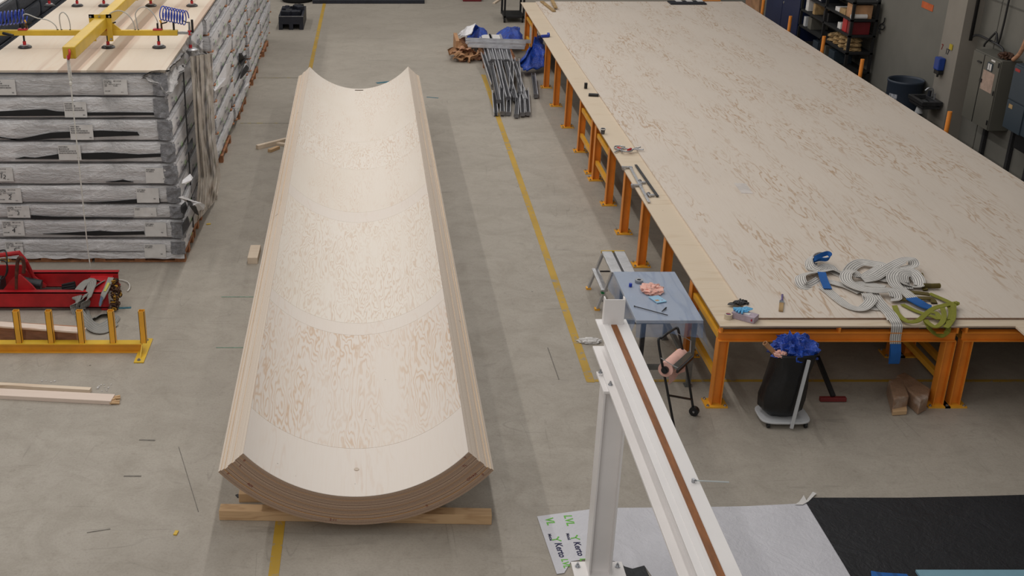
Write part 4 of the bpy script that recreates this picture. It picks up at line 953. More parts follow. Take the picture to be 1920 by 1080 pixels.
MB().tube([a.lerp(e_, .62), a.lerp(e_, .78), e_], [.014, .009, .012], 10).build('handle', plain('purple_handle', L(110, 96, 150), .4), t, smooth=True)
# pale paper rectangle left on the sheets
tag(MB().prism([at(1376, 343, DU + .001), at(1398, 344, DU + .001), at(1412, 363, DU + .001), at(1390, 362, DU + .001)], (0, 0, .0015)).build('paper_sheet', plain('thin_paper', L(206, 198, 192), .6)), 'faint white paper lying in the middle of the deck', 'paper')
# F-clamps
def fclamp(px0, px1, lab, m, j2):
    a, e_ = at(*px0, DZ + .02), at(*px1, DZ + .02); d = (e_ - a).normalized(); s_ = V((d.y, -d.x, 0))
    t = thing('bar_clamp', lab, 'clamp', tuple(a))
    MB().beam(a, e_, .035, .012).build('bar', m, t, bevel=.002)
    for f_, nm in ((.03, 'fixed_jaw'), (j2, 'sliding_jaw')):
        p = a.lerp(e_, f_); MB().beam(p - s_ * .03, p + s_ * .12 * (1 if px0[0] < 1190 else -1), .035, .025).build(nm, M['steel'], t, bevel=.004)
        q = p + s_ * .10 * (1 if px0[0] < 1190 else -1); MB().cyl(q - d * .05, q + d * .07, .011, n=12).cyl(q + d * .05, q + d * .058, .028, n=16).build('screw', M['alu'], t)
fclamp((1181, 312), (1217, 379), 'silver bar clamp on the deck edge, nearer the edge of the pair', M['alu'], .55)
fclamp((1233, 368), (1192, 309), 'dark grey bar clamp lying inward beside the silver one', M['dark_steel'], .42)
# locking C clamps
def cclamp(c_, rz_, lab):
    M2 = Matrix.Translation(V(c_)) @ Matrix.Rotation(rz_, 4, 'Z'); t = thing('locking_clamp', lab, 'clamp', tuple(c_))
    def q(x, y, z=.02): return M2 @ V((x, y, z))
    MB().tube(cr([q(-.05, 0), q(.0, .07), q(.09, .08), q(.13, .02)], 6), .011, 8).build('jaw', M['steel'], t, smooth=True)
    MB().tube(cr([q(-.05, 0), q(.03, -.05), q(.10, -.05), q(.13, .01)], 6), .011, 8).build('jaw', M['steel'], t, smooth=True)
    MB().tube(cr([q(-.05, 0), q(-.12, .01), q(-.2, .04)], 5), .012, 8).build('handle', M['alu'], t, smooth=True)
    MB().tube(cr([q(-.05, -.01), q(-.13, -.05), q(-.19, -.06, .03)], 5), .012, 8).build('handle', M['alu'], t, smooth=True)
    MB().cyl(q(-.03, -.02), q(.03, .03), .02, n=12).build('grip', M['red_clip'], t)
cclamp(at(1162, 281, DZ + .002), rad(70), 'steel locking clamp with red grip, left of the overlapping pair on the deck edge')
cclamp(at(1180, 283, DZ + .03), rad(190), 'steel locking clamp with red grip, right of the overlapping pair on the deck edge')
a = at(1130, 251, DZ + .001); t = thing('paper_cup', 'paper cup with dark print standing on the deck edge', 'cup', tuple(a))
MB().lathe(a, [(.0, 0), (.027, 0), (.036, .075), (.036, .08)], 24).build('cup_body', plain('cup_print', L(86, 84, 84), .6, var=.5, scale=50), t); MB().lathe(a + V((0, 0, .08)), [(.034, .006), (.040, .006), (.040, -.012), (.036, -.012)], 24).build('rim', M['paper'], t)
a = at(1098, 166, DZ + .001); tag(MB().cbox(a + V((0, 0, .05)), (.05, .05, .10)).cbox(a + V((0, -.01, .06)), (.03, .06, .02)).build('clamp_head', M['black'], bevel=.006), 'small black tool standing upright on the deck edge', 'tool')
a = at(1113, 178, DZ + .021); tag(MB().cbox(a, (.17, .08, .04), rz=rad(-12)).build('sanding_block', M['black'], bevel=.008), 'black oblong block lying beside the upright black tool', 'block')
a = at(1015, 68, DZ + .03); e_ = at(1029, 67, DZ + .03)
t = thing('blue_hand_tool', 'blue tool lying on the far left edge of the deck', 'tool', tuple(a)); bl = plain('blue_plastic', L(28, 58, 160), .4)
MB().beam(a, e_, .06, .05).build('body', bl, t, bevel=.008); MB().beam(e_, e_ + V((0, .10, .02)), .05, .06).build('handle', bl, t, bevel=.008)
for a0, e0, lab in (((1014, 0), (1039, 21), 'pale board corner piece on the far end of the deck, left limb'), ((1030, -4), (1042, 17), 'pale board corner piece on the far end of the deck, right limb')):
    a, e_ = at(*a0, DU + .02), at(*e0, DU + .02); a.y = min(a.y, 28.6)
    if lab.endswith('right limb'): a.z += .028; e_.z += .028
    tag(MB().beam(a, e_, .08, .025).build('board_offcut', M['card_dark']), lab, 'board')
a = at(1258, 9, DU + .001); c_ = at(1325, 9, DU + .001); t = thing('black_tray', 'black sheet with white squares at the far edge of the deck', 'tray', tuple(a))
yt = 28.65
MB().box((a.x, a.y, DU + .0), (c_.x, yt, DU + .03)).build('sheet', M['tray'], t)
for k in range(3): x = a.x + (c_.x - a.x) * (.22 + .3 * k); MB().box((x, a.y + .25, DU + .03), (x + .14, a.y + .5, DU + .034)).build('white_patch', M['paper'], t)
# ------------------------------------------------------------------ timbers and rack at the left
t = thing('post_rack', 'low orange steel rack with square upright posts, lying across the left foreground', 'rack', (-3.6, 12.0, 0))
YR = P(200, 662).y + .05
xe = P(266, 655, .05).x
ibeam(MB(), (-8.0, YR, .055), (xe, YR, .055), h=.108, w_=.11).build('rail', M['amber'], t)
MB().box((-8.0, YR - .052, .1095), (xe, YR + .052, .113)).build('rail_top', M['yellow'], t)
for px in (-94, -36, 22, 84, 143, 203, 262):
    p = P(px + 4 + (262 - px) * .02, 652, .11); x = p.x - .0; w_ = .033
    b = MB()
    for dx, dy, ax_, ay_ in ((-w_, -w_, w_, -w_ + .005), (-w_, w_ - .005, w_, w_), (-w_, -w_, -w_ + .005, w_), (w_ - .005, -w_, w_, w_)): b.box((x + dx, YR + dy, .113), (x + ax_, YR + ay_, .50))
    b.box((x - w_ + .005, YR - w_ + .005, .113), (x + w_ - .005, YR + w_ - .005, .42)); b.build('upright', M['amber'], t)
fp_ = MB().box((xe - .05, YR - .30, 0), (xe + .06, YR + .30, .014)); fp_ = fp_.build('foot_plate', M['yellow'], t, bevel=.002)
for dy in (-.25, .25): MB().cyl((xe, YR + dy, .014), (xe, YR + dy, .018), .022, n=16).cyl((xe, YR + dy, .018), (xe, YR + dy, .032), .012, n=6).build('bolt', M['steel'], fp_)
MB().prism([(xe + .0, YR - .22, .014), (xe + .0, YR - .05, .014), (xe + .0, YR - .05, .11)], (.01, 0, 0)).build('gusset', M['yellow'], t)
def plank(p0, p1, w_, h_, z, m, lab, cut=0, name='timber'):
    a, e_ = P(*p0, z + h_ / 2), P(*p1, z + h_ / 2); o = MB().beam(a, e_, w_, h_).build(name, m, bevel=.003); return tag(o, lab, 'timber')
M['plank_pale'] = ply('pale_plank', L(224, 206, 192), L(190, 152, 126), ax='u', src='Object', amount=.5, rings=6, sc_=1.6)
plank((-60, 735), (212, 749), .15, .045, 0, M['plank_pale'], 'wide pale plank with a splintered end, nearest the viewer at the left')
b = MB(); a = P(212, 749, .022)
rr = random.Random(2)
for k in range(7): y = a.y - .07 + k * .022; b.beam((a.x - .02, y, .02), (a.x + .02 + rr.uniform(0, .06), y + .01, .012 + .012 * (k % 3)), .02, .018)
b.build('splintered_end', M['timber_warm'], None); bpy.data.objects['splintered_end'].parent = bpy.data.objects['timber']; 
plank((-60, 719), (170, 732), .06, .045, 0, M['timber'], 'narrow timber lying just behind the wide splintered plank')
plank((-80, 617), (147, 630), .12, .20, 0, M['timber_red'], 'deep reddish timber beam lying behind the orange rack')
a = P(0, 607, .215); plank((-80, 603), (158, 620), .12, .022, .21, M['plank_pale'], 'pale board with pointed end lying on the reddish beam')
tag(MB().box(P(475, 495) - V((.075, 0, 0)), P(475, 495) + V((.06, .46, .09))).build('timber_block', M['timber'], bevel=.003), 'short timber block standing alone left of the curved panel', 'timber')
plank((482, 276), (538, 262), .07, .07, 0, M['timber'], 'longer timber piece sticking out left of the curved panel')
plank((505, 283), (522, 276), .07, .05, 0, M['timber_warm'], 'small timber offcut just below the longer piece by the panel')
plank((520, 269), (540, 272), .08, .04, 0, M['timber'], 'short light offcut touching the left flank of the panel')
# ------------------------------------------------------------------ red spreader beam
t = thing('lifting_beam_machine', 'red steel spreader frame with lug and gear resting on the floor at the left', 'lifting frame', (-5, 13.3, 0))
YA = P(100, 583).y; XE = P(205, 575, .05).x
def redbeam(y, x0_, x1_, z0_=.04, z1_=.24):
    b = MB(); b.box((x0_, y, z0_), (x1_, y + .012, z1_)).box((x0_, y, z1_ - .012), (x1_, y + .09, z1_)).box((x0_, y, z0_), (x1_, y + .09, z0_ + .012)); return b
redbeam(YA, -8, XE).build('side_beam', M['red'], t)
redbeam(YA + .62, -8, XE + .0).build('side_beam', M['red'], t)
MB().box((XE - .34, YA + .09, .16), (XE - .06, YA + .62, .20)).build('end_plate', M['red'], t)
MB().box((XE - .10, YA + .02, .0), (XE - .02, YA + .10, .04)).box((XE - .10, YA + .6, .0), (XE - .02, YA + .68, .04)).build('foot', M['red'], t)
MB().box((-7.0, YA + .02, .0), (-6.9, YA + .10, .04)).build('foot', M['red'], t)
yl = YA + .10
def lugplate(y, pts, nm='lug_plate'): return MB().prism([PY(x, yy, y) for x, yy in pts], (0, .03, 0)).build(nm, M['red'], t)
lugplate(yl, [(-4, 556), (18, 528), (30, 516), (38, 516), (60, 536), (71, 549), (72, 556)])
lugplate(YA + .55, [(-30, 540), (-20, 498), (40, 498), (84, 540)], 'back_plate')
ring = [PY(x, y, yl + .01) for x, y in ((31, 556), (31, 520), (32, 500), (34, 487), (38, 483), (43, 487), (45, 500), (44, 512))]
MB().tube(cr(ring, 5), .022, 10).build('lifting_eye', M['rust'], t, smooth=True)
MB().tube([PY(-12, 480, yl + .2), PY(36, 474, yl + .2), PY(48, 490, yl + .2), PY(62, 520, yl + .3), PY(84, 536, yl + .45)], .03, 8).build('bent_arm', M['red'], t)
for x, y in ((50, 555), (62, 555)): MB().cyl(PY(x - 2, y - 2, yl - .03), PY(x - 2, y - 2, yl), .018, n=12).build('bolt', M['dark_steel'], t)
MB().cyl(PY(40, 527, YA + .3), PY(78, 534, YA + .3), .06, n=20).build('motor', M['dark_steel'], t, smooth=False)
MB().cyl(PY(-20, 535, YA + .3), PY(6, 535, YA + .3), .12, n=24).build('winch_drum', M['dark_steel'], t)
for k in range(5): MB().cyl(PY(117, 535 + k * 4.4, YA + .35 - .02 * k), PY(140 + k, 530 + k * 4.6, YA + .30 - .02 * k), .018, n=10).build('roller', M['black'], t)
MB().box(PY(112, 553, YA + .12), PY(134, 548, YA + .2) + V((0, .05, .0))).build('wood_wedge', M['timber'], t)
MB().tube(cr([PY(-10, 475, YA + .3), PY(10, 470, YA + .2), PY(13, 500, YA + .1), PY(8, 520, YA + .1), PY(-10, 528, YA + .15)], 6), .009, 8).build('cable', M['black'], t, smooth=True)
MB().tube(cr([PY(-10, 488, YA + .2), PY(10, 490, YA + .1), PY(14, 510, YA + .1), PY(2, 524, YA + .1), PY(-12, 514, YA + .15)], 6), .009, 8).build('cable', M['black'], t, smooth=True)
MB().tube(cr([PY(-14, 482, YA + .35), PY(4, 478, YA + .35), PY(17, 490, YA + .3), PY(-2, 486, YA + .3)], 6), .008, 8).build('cable', M['yellow'], t, smooth=True)
# grey sling over the beam
t = thing('grey_sling', 'worn grey lifting sling looped over the red frame and trailing on the floor', 'lifting sling', (XE - .2, YA, 0))
def Q(x, y, dy=0): return PY(x, y, YA + dy)
s1_ = [Q(186, 528, .5), Q(168, 524, .35), Q(150, 540, .12), Q(143, 560, -.03), Q(141, 575, -.05), Q(147, 590, -.08)]
s2_ = [Q(190, 528, .45), Q(172, 540, .2), Q(156, 556, -.03), Q(148, 580, -.06), P(152, 592, .06), P(165, 606, .04), P(185, 615, .03), P(205, 606, .03), P(216, 592, .05), P(205, 588, .04), P(186, 590, .03), P(172, 598, .03)]
s3_ = [Q(160, 526, .42), Q(172, 530, .2), Q(164, 556, -.05), Q(158, 585, -.07), P(170, 610, .05), P(192, 618, .04), P(214, 604, .04)]
for pts, ro in ((s1_, 10), (s2_, 30), (s3_, 20)): MB().ribbon(pts, .12, .008, roll=ro).build('webbing', M['sling_grey'], t)
MB().ribbon([Q(208, 520, .2), Q(200, 540, .05), Q(192, 556, -.05), Q(188, 572, -.06)], .07, .01, roll=0).build('webbing', M['sling_grey'], t)
MB().ribbon([Q(190, 556, -.06), Q(186, 572, -.075)], .075, .014).build('blue_tip', plain('faded_blue', L(112, 138, 170), .8), t)
MB().ribbon([Q(204, 530, .1), Q(196, 546, .0)], .03, .016).build('yellow_edge', plain('faded_yellow', L(196, 190, 96), .8), t)
# chain heap
t = thing('chain_bundle', 'tangled brown and yellow chain heaped over the end of the red frame', 'chain', (XE, YA + .1, 0))
rr = random.Random(5)
for k in range(90):
    u = k / 90; px = 206 + rr.uniform(-2, 12) * (1 if u < .6 else .9); py = 524 + 56 * u + rr.uniform(-4, 4)
    c_ = PY(px + 8 * math.sin(u * 3.1), py, YA - .04 + .22 * (1 - u) + rr.uniform(-.05, .05)); a_ = rr.uniform(0, 6.28); d = V((math.cos(a_), rr.uniform(-.4, .4), math.sin(a_))).normalized(); n_ = d.cross(V((rr.random(), rr.random(), rr.random()))).normalized()
    if c_.z < .03: c_.z = .03
    lp = [c_ + d * .028 * math.cos(q) + n_ * .016 * math.sin(q) for q in [2 * math.pi * i / 10 for i in range(10)]]
    MB().tube(lp, .0065, 6, closed=True).build('chain_link', M['chain_yellow'] if rr.random() < .22 else M['chain'], t)
# ------------------------------------------------------------------ rope hanging from the lifter
YRp = 14.05; top = PY(127, 104, YRp)
rp = [top, V((top.x, YRp, 2.2)), V((top.x + .0, YRp, 1.4)), V((top.x, YRp, .5)), V((top.x - .0, YRp, .12)), P(152, 512, .02), P(152, 517, .02), P(172, 519, .02), P(204, 522, .02), P(232, 526, .02), P(242, 532, .02), P(243, 540, .02), P(239, 546, .015)]
t = thing('white_rope', 'thin white rope hanging from the yellow lifter and curling on the floor', 'rope', tuple(top))
MB().tube(cr(rp, 10), .008, 8).build('rope', M['rope'], t, smooth=True)
MB().tube([top + V((-.012, 0, .0)), top + V((-.015, 0, -.25)), top + V((0, 0, -.36)), top + V((.02, 0, -.28)), top + V((.012, 0, 0))], .006, 6).build('loop', M['rope'], t, smooth=True)
MB().lathe(top + V((0, 0, -.34)), [(.004, -.03), (.018, -.01), (.018, .02), (.004, .04)], 10).build('knot', M['rope'], t)
# ------------------------------------------------------------------ yellow vacuum lifter
t = thing('vacuum_lifter', 'yellow vacuum lifter with suction cups standing on the plywood stack', 'vacuum lifter', (-3.61, 15.9, 2.57))
bx0, bx1, bz0, bz1 = -3.70, -3.545, 2.84, 2.985
MB().box((bx0, 14.06, bz0), (bx1, 22, bz1)).build('main_beam', M['yellow'], t, bevel=.012)
hk = [V((-3.615, 14.05, 2.95)), V((-3.60, 14.00, 2.93)), V((-3.61, 13.99, 2.87)), V((-3.63, 14.02, 2.85)), V((-3.64, 14.05, 2.88))]
MB().tube(cr(hk, 5), .014, 8).build('hook', M['red_clip'], t, smooth=True)
for yb_ in (15.92, 18.95):
    zc = 2.775; bx = (-5.05 + .06, -2.63)
    MB().box((bx[0], yb_ - .035, zc - .035), (bx[1], yb_ + .035, zc + .035)).build('cross_beam', M['yellow'], t, bevel=.005)
    MB().box((bx0 - .07, yb_ - .10, 2.68), (bx0 - .0, yb_ - .085, 3.03)).box((bx1, yb_ - .10, 2.68), (bx1 + .07, yb_ - .085, 3.03)).box((bx0 - .07, yb_ - .10, bz1), (bx1 + .07, yb_ - .085, bz1 + .045)).build('clamp_plate', M['yellow'], t)
    for x, z in ((bx0 - .045, 3.005), (bx0 + .07, 3.005), (bx1 + .045, 3.005), (bx1 + .045, 2.71)): MB().cyl((x, yb_ - .115, z), (x, yb_ - .10, z), .014, n=6).build('bolt', M['steel'], t)
    MB().prism([(bx1, yb_ - .02, 2.81), (bx1 + .17, yb_ - .02, 2.81), (bx1, yb_ - .02, 2.96)], (0, .03, 0)).build('gusset', M['yellow'], t)
    xs = [PY(px, 88, 15.95).x for px in (48, 204, 299)]; 
    if yb_ > 17: xs = [PY(px, 10, 18.95).x for px in (93, 145, 195, 283, 360)]
    for x in xs:
        cp = MB().lathe((x, yb_, 2.574), [(0, .0), (.085, .0), (.092, .012), (.07, .028), (.04, .032), (0, .034)], 28).build('suction_cup', M['dark_steel'], t)
        MB().lathe((x, yb_, 2.574), [(.055, .031), (.055, .040), (.0, .042)], 24).build('cup_disc', M['alu'], cp)
        MB().cyl((x, yb_, 2.612), (x, yb_, 2.66), .022, n=12).build('fitting', M['red_clip'], cp)
        MB().cyl((x, yb_, 2.66), (x, yb_, 2.90), .013, n=12).build('stem', M['black'], cp)
        MB().cbox((x, yb_, zc + .045), (.12, .085, .018)).build('clamp', M['red_clip'], t, bevel=.003)
        MB().tube([(x + .05, yb_, zc + .05), (x + .05, yb_, zc + .115), (x + .13, yb_ - .02, zc + .14)], .010, 8).build('lever', M['black'], t)
    if yb_ < 17:
        for px, dx in ((204, 0),): pass
        hs = [[(42, 58), (42, 38), (44, 28), (52, 27), (70, 34), (90, 38), (104, 48), (109, 62)], [(116, 62), (112, 40), (112, 28), (118, 23), (126, 30), (131, 44), (132, 62)],
              [(201, 60), (200, 42), (206, 26), (222, 20), (238, 26), (250, 42), (254, 62)], [(260, 62), (256, 40), (254, 26), (262, 15), (274, 14), (286, 24), (295, 40), (297, 60)]]
        for h_ in hs:
            MB().tube(cr([PY(x, y, yb_ + .0) for x, y in h_], 6), .0075, 8).build('air_hose', M['hose_grey'], t, smooth=True)
            for q in (h_[0], h_[-1]):
                a = PY(*q, yb_); MB().cyl(a - V((0, 0, .02)), a + V((0, 0, .05)), .011, n=10).build('hose_fitting', M['dark_steel'], t)
        for px in (52, 305): a = PY(px, 66, yb_ + .03); MB().tube([a, a + V((-.01, 0, .17)), a + V((-.02, 0, .20))], .013, 8).build('hose_hook', M['amber'], t, smooth=True)
        # blue coils
        for (xa, ya, xb, yb2, r_, n_) in ((302, 24, 349, 34, 13.5, 9), (48, 30, -40, 40, 13, 13)):
            pts = []; K = n_ * 16
            for i in range(K + 1):
                u = i / K; a_ = 2 * math.pi * n_ * u; x = xa + (xb - xa) * u + 5 * math.cos(a_) * (1 if xa > 100 else .6); y = ya + (yb2 - ya) * u + r_ * math.sin(a_)
                pts.append(PY(x, y, yb_ + .09 * math.cos(a_)))
            MB().tube(pts, .0075, 6).build('coiled_hose', M['hose_blue'], t, smooth=True)
        a = PY(356, 68, yb_ + .0); MB().box((bx[1], yb_ - .02, zc - .02), (a.x + .03, yb_ + .02, zc + .01)).build('extension_bar', M['steel'], t)
        ee = PY(356, 92, yb_); ex = a.x
        MB().cyl((ex, yb_, ee.z), (ex, yb_, PY(356, 42, yb_).z), .014, n=12).build('outer_stem', M['steel'], t)
        MB().lathe((ex, yb_, ee.z - .015), [(0, .0), (.085, .0), (.092, .012), (.07, .028), (.04, .032), (0, .034)], 28).build('outer_cup', M['alu'], t)
        MB().cyl((ex, yb_, ee.z + .02), (ex, yb_, ee.z + .06), .022, n=12).cyl((ex, yb_, zc - .03), (ex, yb_, zc + .03), .024, n=12).build('outer_fitting', M['red_clip'], t)
        MB().cyl((ex + .04, yb_, zc + .0), (ex + .04, yb_, zc + .17), .016, n=10).build('clamp_handle', M['black'], t)
        MB().tube([PY(342, 38, yb_), PY(350, 42, yb_), PY(356, 42, yb_)], .008, 6).build('hose_fitting', M['black'], t)
        MB().cyl((bx[1] - .05, yb_, zc + .035), (bx[1] - .05, yb_, zc + .13), .014, n=10).build('locking_knob', M['black'], t)
        MB().cyl((bx[0] + .05, yb_ - .04, zc + .0), (bx[0] + .2, yb_ - .1, zc - .02), .018, n=10).build('locking_knob', M['black'], t)
# ------------------------------------------------------------------ draped clear wrap and flaps on the stack side
b = MB()
def drape(u, v):
    keysL = [(356, 106), (360, 160), (366, 250), (372, 330), (366, 420)]; keysR = [(398, 100), (400, 170), (404, 260), (414, 330), (408, 372)]
    k = min(int(v * 4), 3); f_ = v * 4 - k
    l_ = V((keysL[k][0] + (keysL[k + 1][0] - keysL[k][0]) * f_, keysL[k][1] + (keysL[k + 1][1] - keysL[k][1]) * f_, 0)); r_ = V((keysR[k][0] + (keysR[k + 1][0] - keysR[k][0]) * f_, keysR[k][1] + (keysR[k + 1][1] - keysR[k][1]) * f_, 0))
    x = l_.x + (r_.x - l_.x) * u; y = l_.y + (r_.y - l_.y) * u
    off = .06 + .045 * noise.noise(V((u * 7 + .8 * v, v * 1.2, 0))) + .02 * noise.noise(V((u * 22, v * 2.5, 4))) + .02 * noise.noise(V((u * 5, v * 14, 9)))
    return PX(x, y, -2.47 + off)
b.grid(drape, 70, 40); tag(b.build('draped_film', M['clear_film'], None, smooth=True), 'brownish clear plastic wrap hanging down the side of the long stack', 'plastic film')
b = MB(); b.grid(lambda u, v: PX(352 + 46 * u - 14 * v * (1 - u), 84 + 22 * u + 14 * v - 30 * (1 - v) * (1 - u) * .5, -2.50 + .05 * noise.noise(V((u * 8, v * 8, 2)))), 30, 10)
tag(b.build('bunched_film', film('bunched_wrap', L(206, 202, 198), .25, 5, 5, 5, .9, .5, alpha=.8), None, smooth=True), 'bunched clear plastic at the upper corner of the stack, beside the lifter', 'plastic film')
def flap(pts, X, m, lab, bend=.05, cat='film flap', txt=None):
    c_ = sum(p[0] for p in pts) / len(pts); b = MB(); vs = [PX(x, y, X + bend * math.sin((x + y) * .12)) for x, y in pts]; cc = sum(vs, V((0, 0, 0))) / len(vs) + V((bend, 0, 0)); n_ = len(vs)
    b.add(vs + [cc] + [v - V((.006, 0, 0)) for v in vs] + [cc - V((.006, 0, 0))], [(k, (k + 1) % n_, n_) for k in range(n_)] + [(n_ + 1 + (k + 1) % n_, n_ + 1 + k, 2 * n_ + 1) for k in range(n_)] + [(k, n_ + 1 + k, n_ + 1 + (k + 1) % n_, (k + 1) % n_) for k in range(n_)])
    o = b.build('film_flap', m); tag(o, lab, cat)
    if txt:
        (tx, ty), (ux, uy), s_, size, mi = txt
        b = MB(); o_ = PX(tx, ty, X + bend + .02); d = PX(ux, uy, X + bend + .02) - o_; b.text(s_, size, o_, d, d.cross(V((-1, 0, 0))) * 1.0, 0, True); tb = b.build('printed_word', M['ink'] if mi == 0 else M['green_ink'], o)
    return o
flap([(400, 164), (410, 145), (424, 120), (433, 117), (433, 135), (424, 160), (415, 164), (403, 171)], -2.48, M['white_film'], 'torn white flap with green print halfway along the stack side', txt=((406, 163), (414, 152), 'LVL', .12, 1))
flap([(448, 100), (453, 99), (452, 112), (458, 105), (463, 102), (460, 116), (453, 124), (449, 116)], -2.51, M['gap'], 'upper black torn flap on the second stack behind the front')
flap([(450, 147), (456, 130), (462, 121), (467, 127), (463, 133), (457, 142), (452, 148)], -2.51, M['gap'], 'lower black torn flap on the second stack behind the front')
flap([(455, 168), (461, 155), (466, 149), (465, 158), (459, 167)], -2.50, M['white_film'], 'small white torn flap below the black ones')
flap([(335, 370), (344, 367), (352, 372), (380, 381), (385, 384), (383, 393), (374, 397), (362, 385), (350, 378)], -2.36, M['white_film'], 'torn white flap with black lettering, near the lower corner of the stack', txt=((360, 375), (381, 383), 'Kerto', .11, 0))
flap([(346, 368), (356, 377), (366, 388), (373, 404), (366, 400), (356, 386)], -2.35, M['gap'], 'black torn strip under the lettered white flap')
flap([(340, 385), (348, 378), (350, 392), (345, 402), (340, 398)], -2.42, M['gap'], 'black torn patch left of the lettered white flap')
flap([(341, 422), (352, 405), (355, 412), (350, 432), (343, 442)], -2.44, M['dark_film'], 'dark film bulge at the lower corner of the front stack')
flap([(343, 338), (357, 326), (362, 333), (357, 341), (349, 345), (342, 344)], -2.38, M['white_film'], 'small folded white flap above the lettered one')
flap([(348, 292), (354, 270), (361, 258), (360, 270), (353, 285)], -2.42, M['gap'], 'thin black tear near the hanging clear wrap')
# ------------------------------------------------------------------ aluminium profiles, pallet, blue film, cardboard
M['alu_lip'] = plain('lit_profile_edge', L(206, 206, 210), .25, .35, var=.15, scale=6)  # highlight on the profile lips put into the aluminium colour
M['alu_in'] = plain('shaded_profile_channel', L(70, 70, 74), .4, .4, var=.3, scale=6)  # same aluminium, with the shade inside the channel put into its colour
def Lp(px, py, z=0): return P(px, py, z)
pz = thing('pallet', 'wooden pallet carrying aluminium profiles beside the deck', 'pallet', tuple(Lp(908, 128)))
a = Lp(906, 128); e_ = Lp(970, 126); yd_ = Lp(900, 78).y - a.y; w_ = e_.x - a.x
pallet_mb(pz, a.x, a.y, w_, yd_)
def profile(a, e_, w_, h_, m, end, lab, grp=None, name='metal_profile'):
    a, e_ = V(a), V(e_); t_ = thing(name, lab, 'metal profile', tuple(a), group=grp); d = (e_ - a).normalized(); s_ = d.cross(V((0, 0, 1))).normalized(); u_ = s_.cross(d)
    b = MB(); b.beam(a - u_ * h_ * .40, e_ - u_ * h_ * .40, w_ * .8, h_ * .12).beam(a - u_ * h_ * .1, e_ - u_ * h_ * .1, w_ * .12, h_ * .6); b.build('bar', m, t_)
    for q in (-1, 1): MB().beam(a + s_ * q * w_ * .42, e_ + s_ * q * w_ * .42, w_ * .16, h_ * .9).build('side_lip', M['alu_lip'] if m is not M['alu_dark'] or q > 0 else m, t_)
    pts = [a - d * .01 + s_ * x * w_ + u_ * y * h_ for x, y in ((-.6, -.1), (-.3, -.55), (.3, -.55), (.6, -.1), (.35, .5), (-.35, .5))]
    if end: MB().prism(pts, d * .012).build('end_plate', M['alu_dark'], t_)
    return t_
pn = [((925, 160), (905, 100)), ((935, 190), (921, 120)), ((944, 168), (930, 112)), ((953, 184), (936, 115)), ((966, 186), (948, 118)), ((958, 170), (960, 118)), ((985, 188), (962, 110)), ((975, 175), (970, 112)),
      ((942, 212), (940, 160)), ((953, 213), (955, 165)), ((968, 217), (972, 172)), ((990, 213), (987, 167)), ((930, 214), (926, 172)), ((1005, 180), (1000, 140)), ((980, 214), (978, 168))]
words = ['leftmost in the rear rank', 'second in the rear rank', 'third in the rear rank', 'fourth in the rear rank', 'fifth in the rear rank, with a raised end', 'sixth in the rear rank', 'seventh in the rear rank', 'eighth in the rear rank',
         'second from the left in the front rank', 'third from the left in the front rank', 'middle of the front rank', 'rightmost of the front rank', 'leftmost in the front rank, thin', 'lying apart at the right by the deck leg', 'fifth in the front rank']
for k, ((xa, ya), (xb, yb2)) in enumerate(pn):
    z = .10 + .05 * (k % 2) if k < 8 else .05 + .01 * (k % 3)
    zb = .26 if k < 8 else .12
    profile(Lp(xa, ya, z), Lp(xb, yb2, zb), .085, .075, [M['alu_in'], M['alu_dark'], M['alu_in']][k % 3], k not in (5, 7, 12), 'aluminium profile lying toward the viewer, ' + words[k])
for k in range(7):
    r_ = k // 4; x = 918 + 13 * (k % 4) + 6 * r_
    a = Lp(x, 118 - 3 * r_, .17 + .09 * r_); e_ = Lp(x - 9, 84 - 3 * r_, .17 + .09 * r_)
    profile(a, e_, .12, .09, M['alu_bright'] if r_ else M['alu'], True, 'profile stacked on the pallet, %s row, %s' % (('lower', 'upper')[r_], ['leftmost', 'second', 'third', 'rightmost'][k % 4] if r_ == 0 else ['left', 'middle', 'right'][k % 4]))
for k, (ya, za, x0_, x1_) in enumerate(((83, .36, 874, 986), (78, .40, 874, 1000), (89, .34, 878, 984))):
    profile(Lp(x0_, ya - 4, za), Lp(x1_, ya, za), .11, .07, M['alu_bright'] if k != 1 else M['alu'], True, 'long aluminium profile laid crosswise on the others, ' + ('middle', 'rearmost', 'nearest')[k])
for k, x in enumerate((912, 932)):
    a = Lp(x, 78, .34); e_ = Lp(x - 4, 66, .34); o = profile(a, e_, .28, .07, M['alu'], False, 'profile end with white label behind the crosswise ones, ' + ('left', 'right')[k])
    MB().beam(a.lerp(e_, .1) + V((0, 0, .04)), a.lerp(e_, .8) + V((0, 0, .04)), .17, .006).build('paper_label', M['paper'], o)
def tarp(name, pts, thick, seed, lab, m=None):
    """crumpled sheet hung through picture points given with their heights"""
    c_ = sum((V(p) for p in pts), V((0, 0, 0))) / len(pts); n_ = len(pts); b = MB()
    def fn(u, v):
        q = u * n_; k = int(q) % n_; f_ = q - int(q); p = V(pts[k]).lerp(V(pts[(k + 1) % n_]), f_); r_ = p.lerp(c_ + V((0, 0, thick)), v)
        nn = noise.noise(r_ * 3.2 + V((seed, 0, 0))); n2 = noise.noise(r_ * 7 + V((0, seed, 0)))
        return r_ + V((.05 * n2, .05 * n2, (.16 * abs(nn) + .05 * n2) * (.4 + v)))
    b.grid(fn, 72, 14); b.grid(lambda u, v: fn(u, v) - V((0, 0, .02)), 72, 14)
    return tag(b.build(name, m or M['blue_film'], None, smooth=True), lab, 'plastic film')
tarp('blue_film', [Lp(872, 76, .1), Lp(882, 60, .35), Lp(890, 46, .55), Lp(900, 58, .35), Lp(912, 58, .3), Lp(918, 74, .3), Lp(900, 78, .3)], .12, 1, 'crumpled blue plastic film behind the profiles, left one')
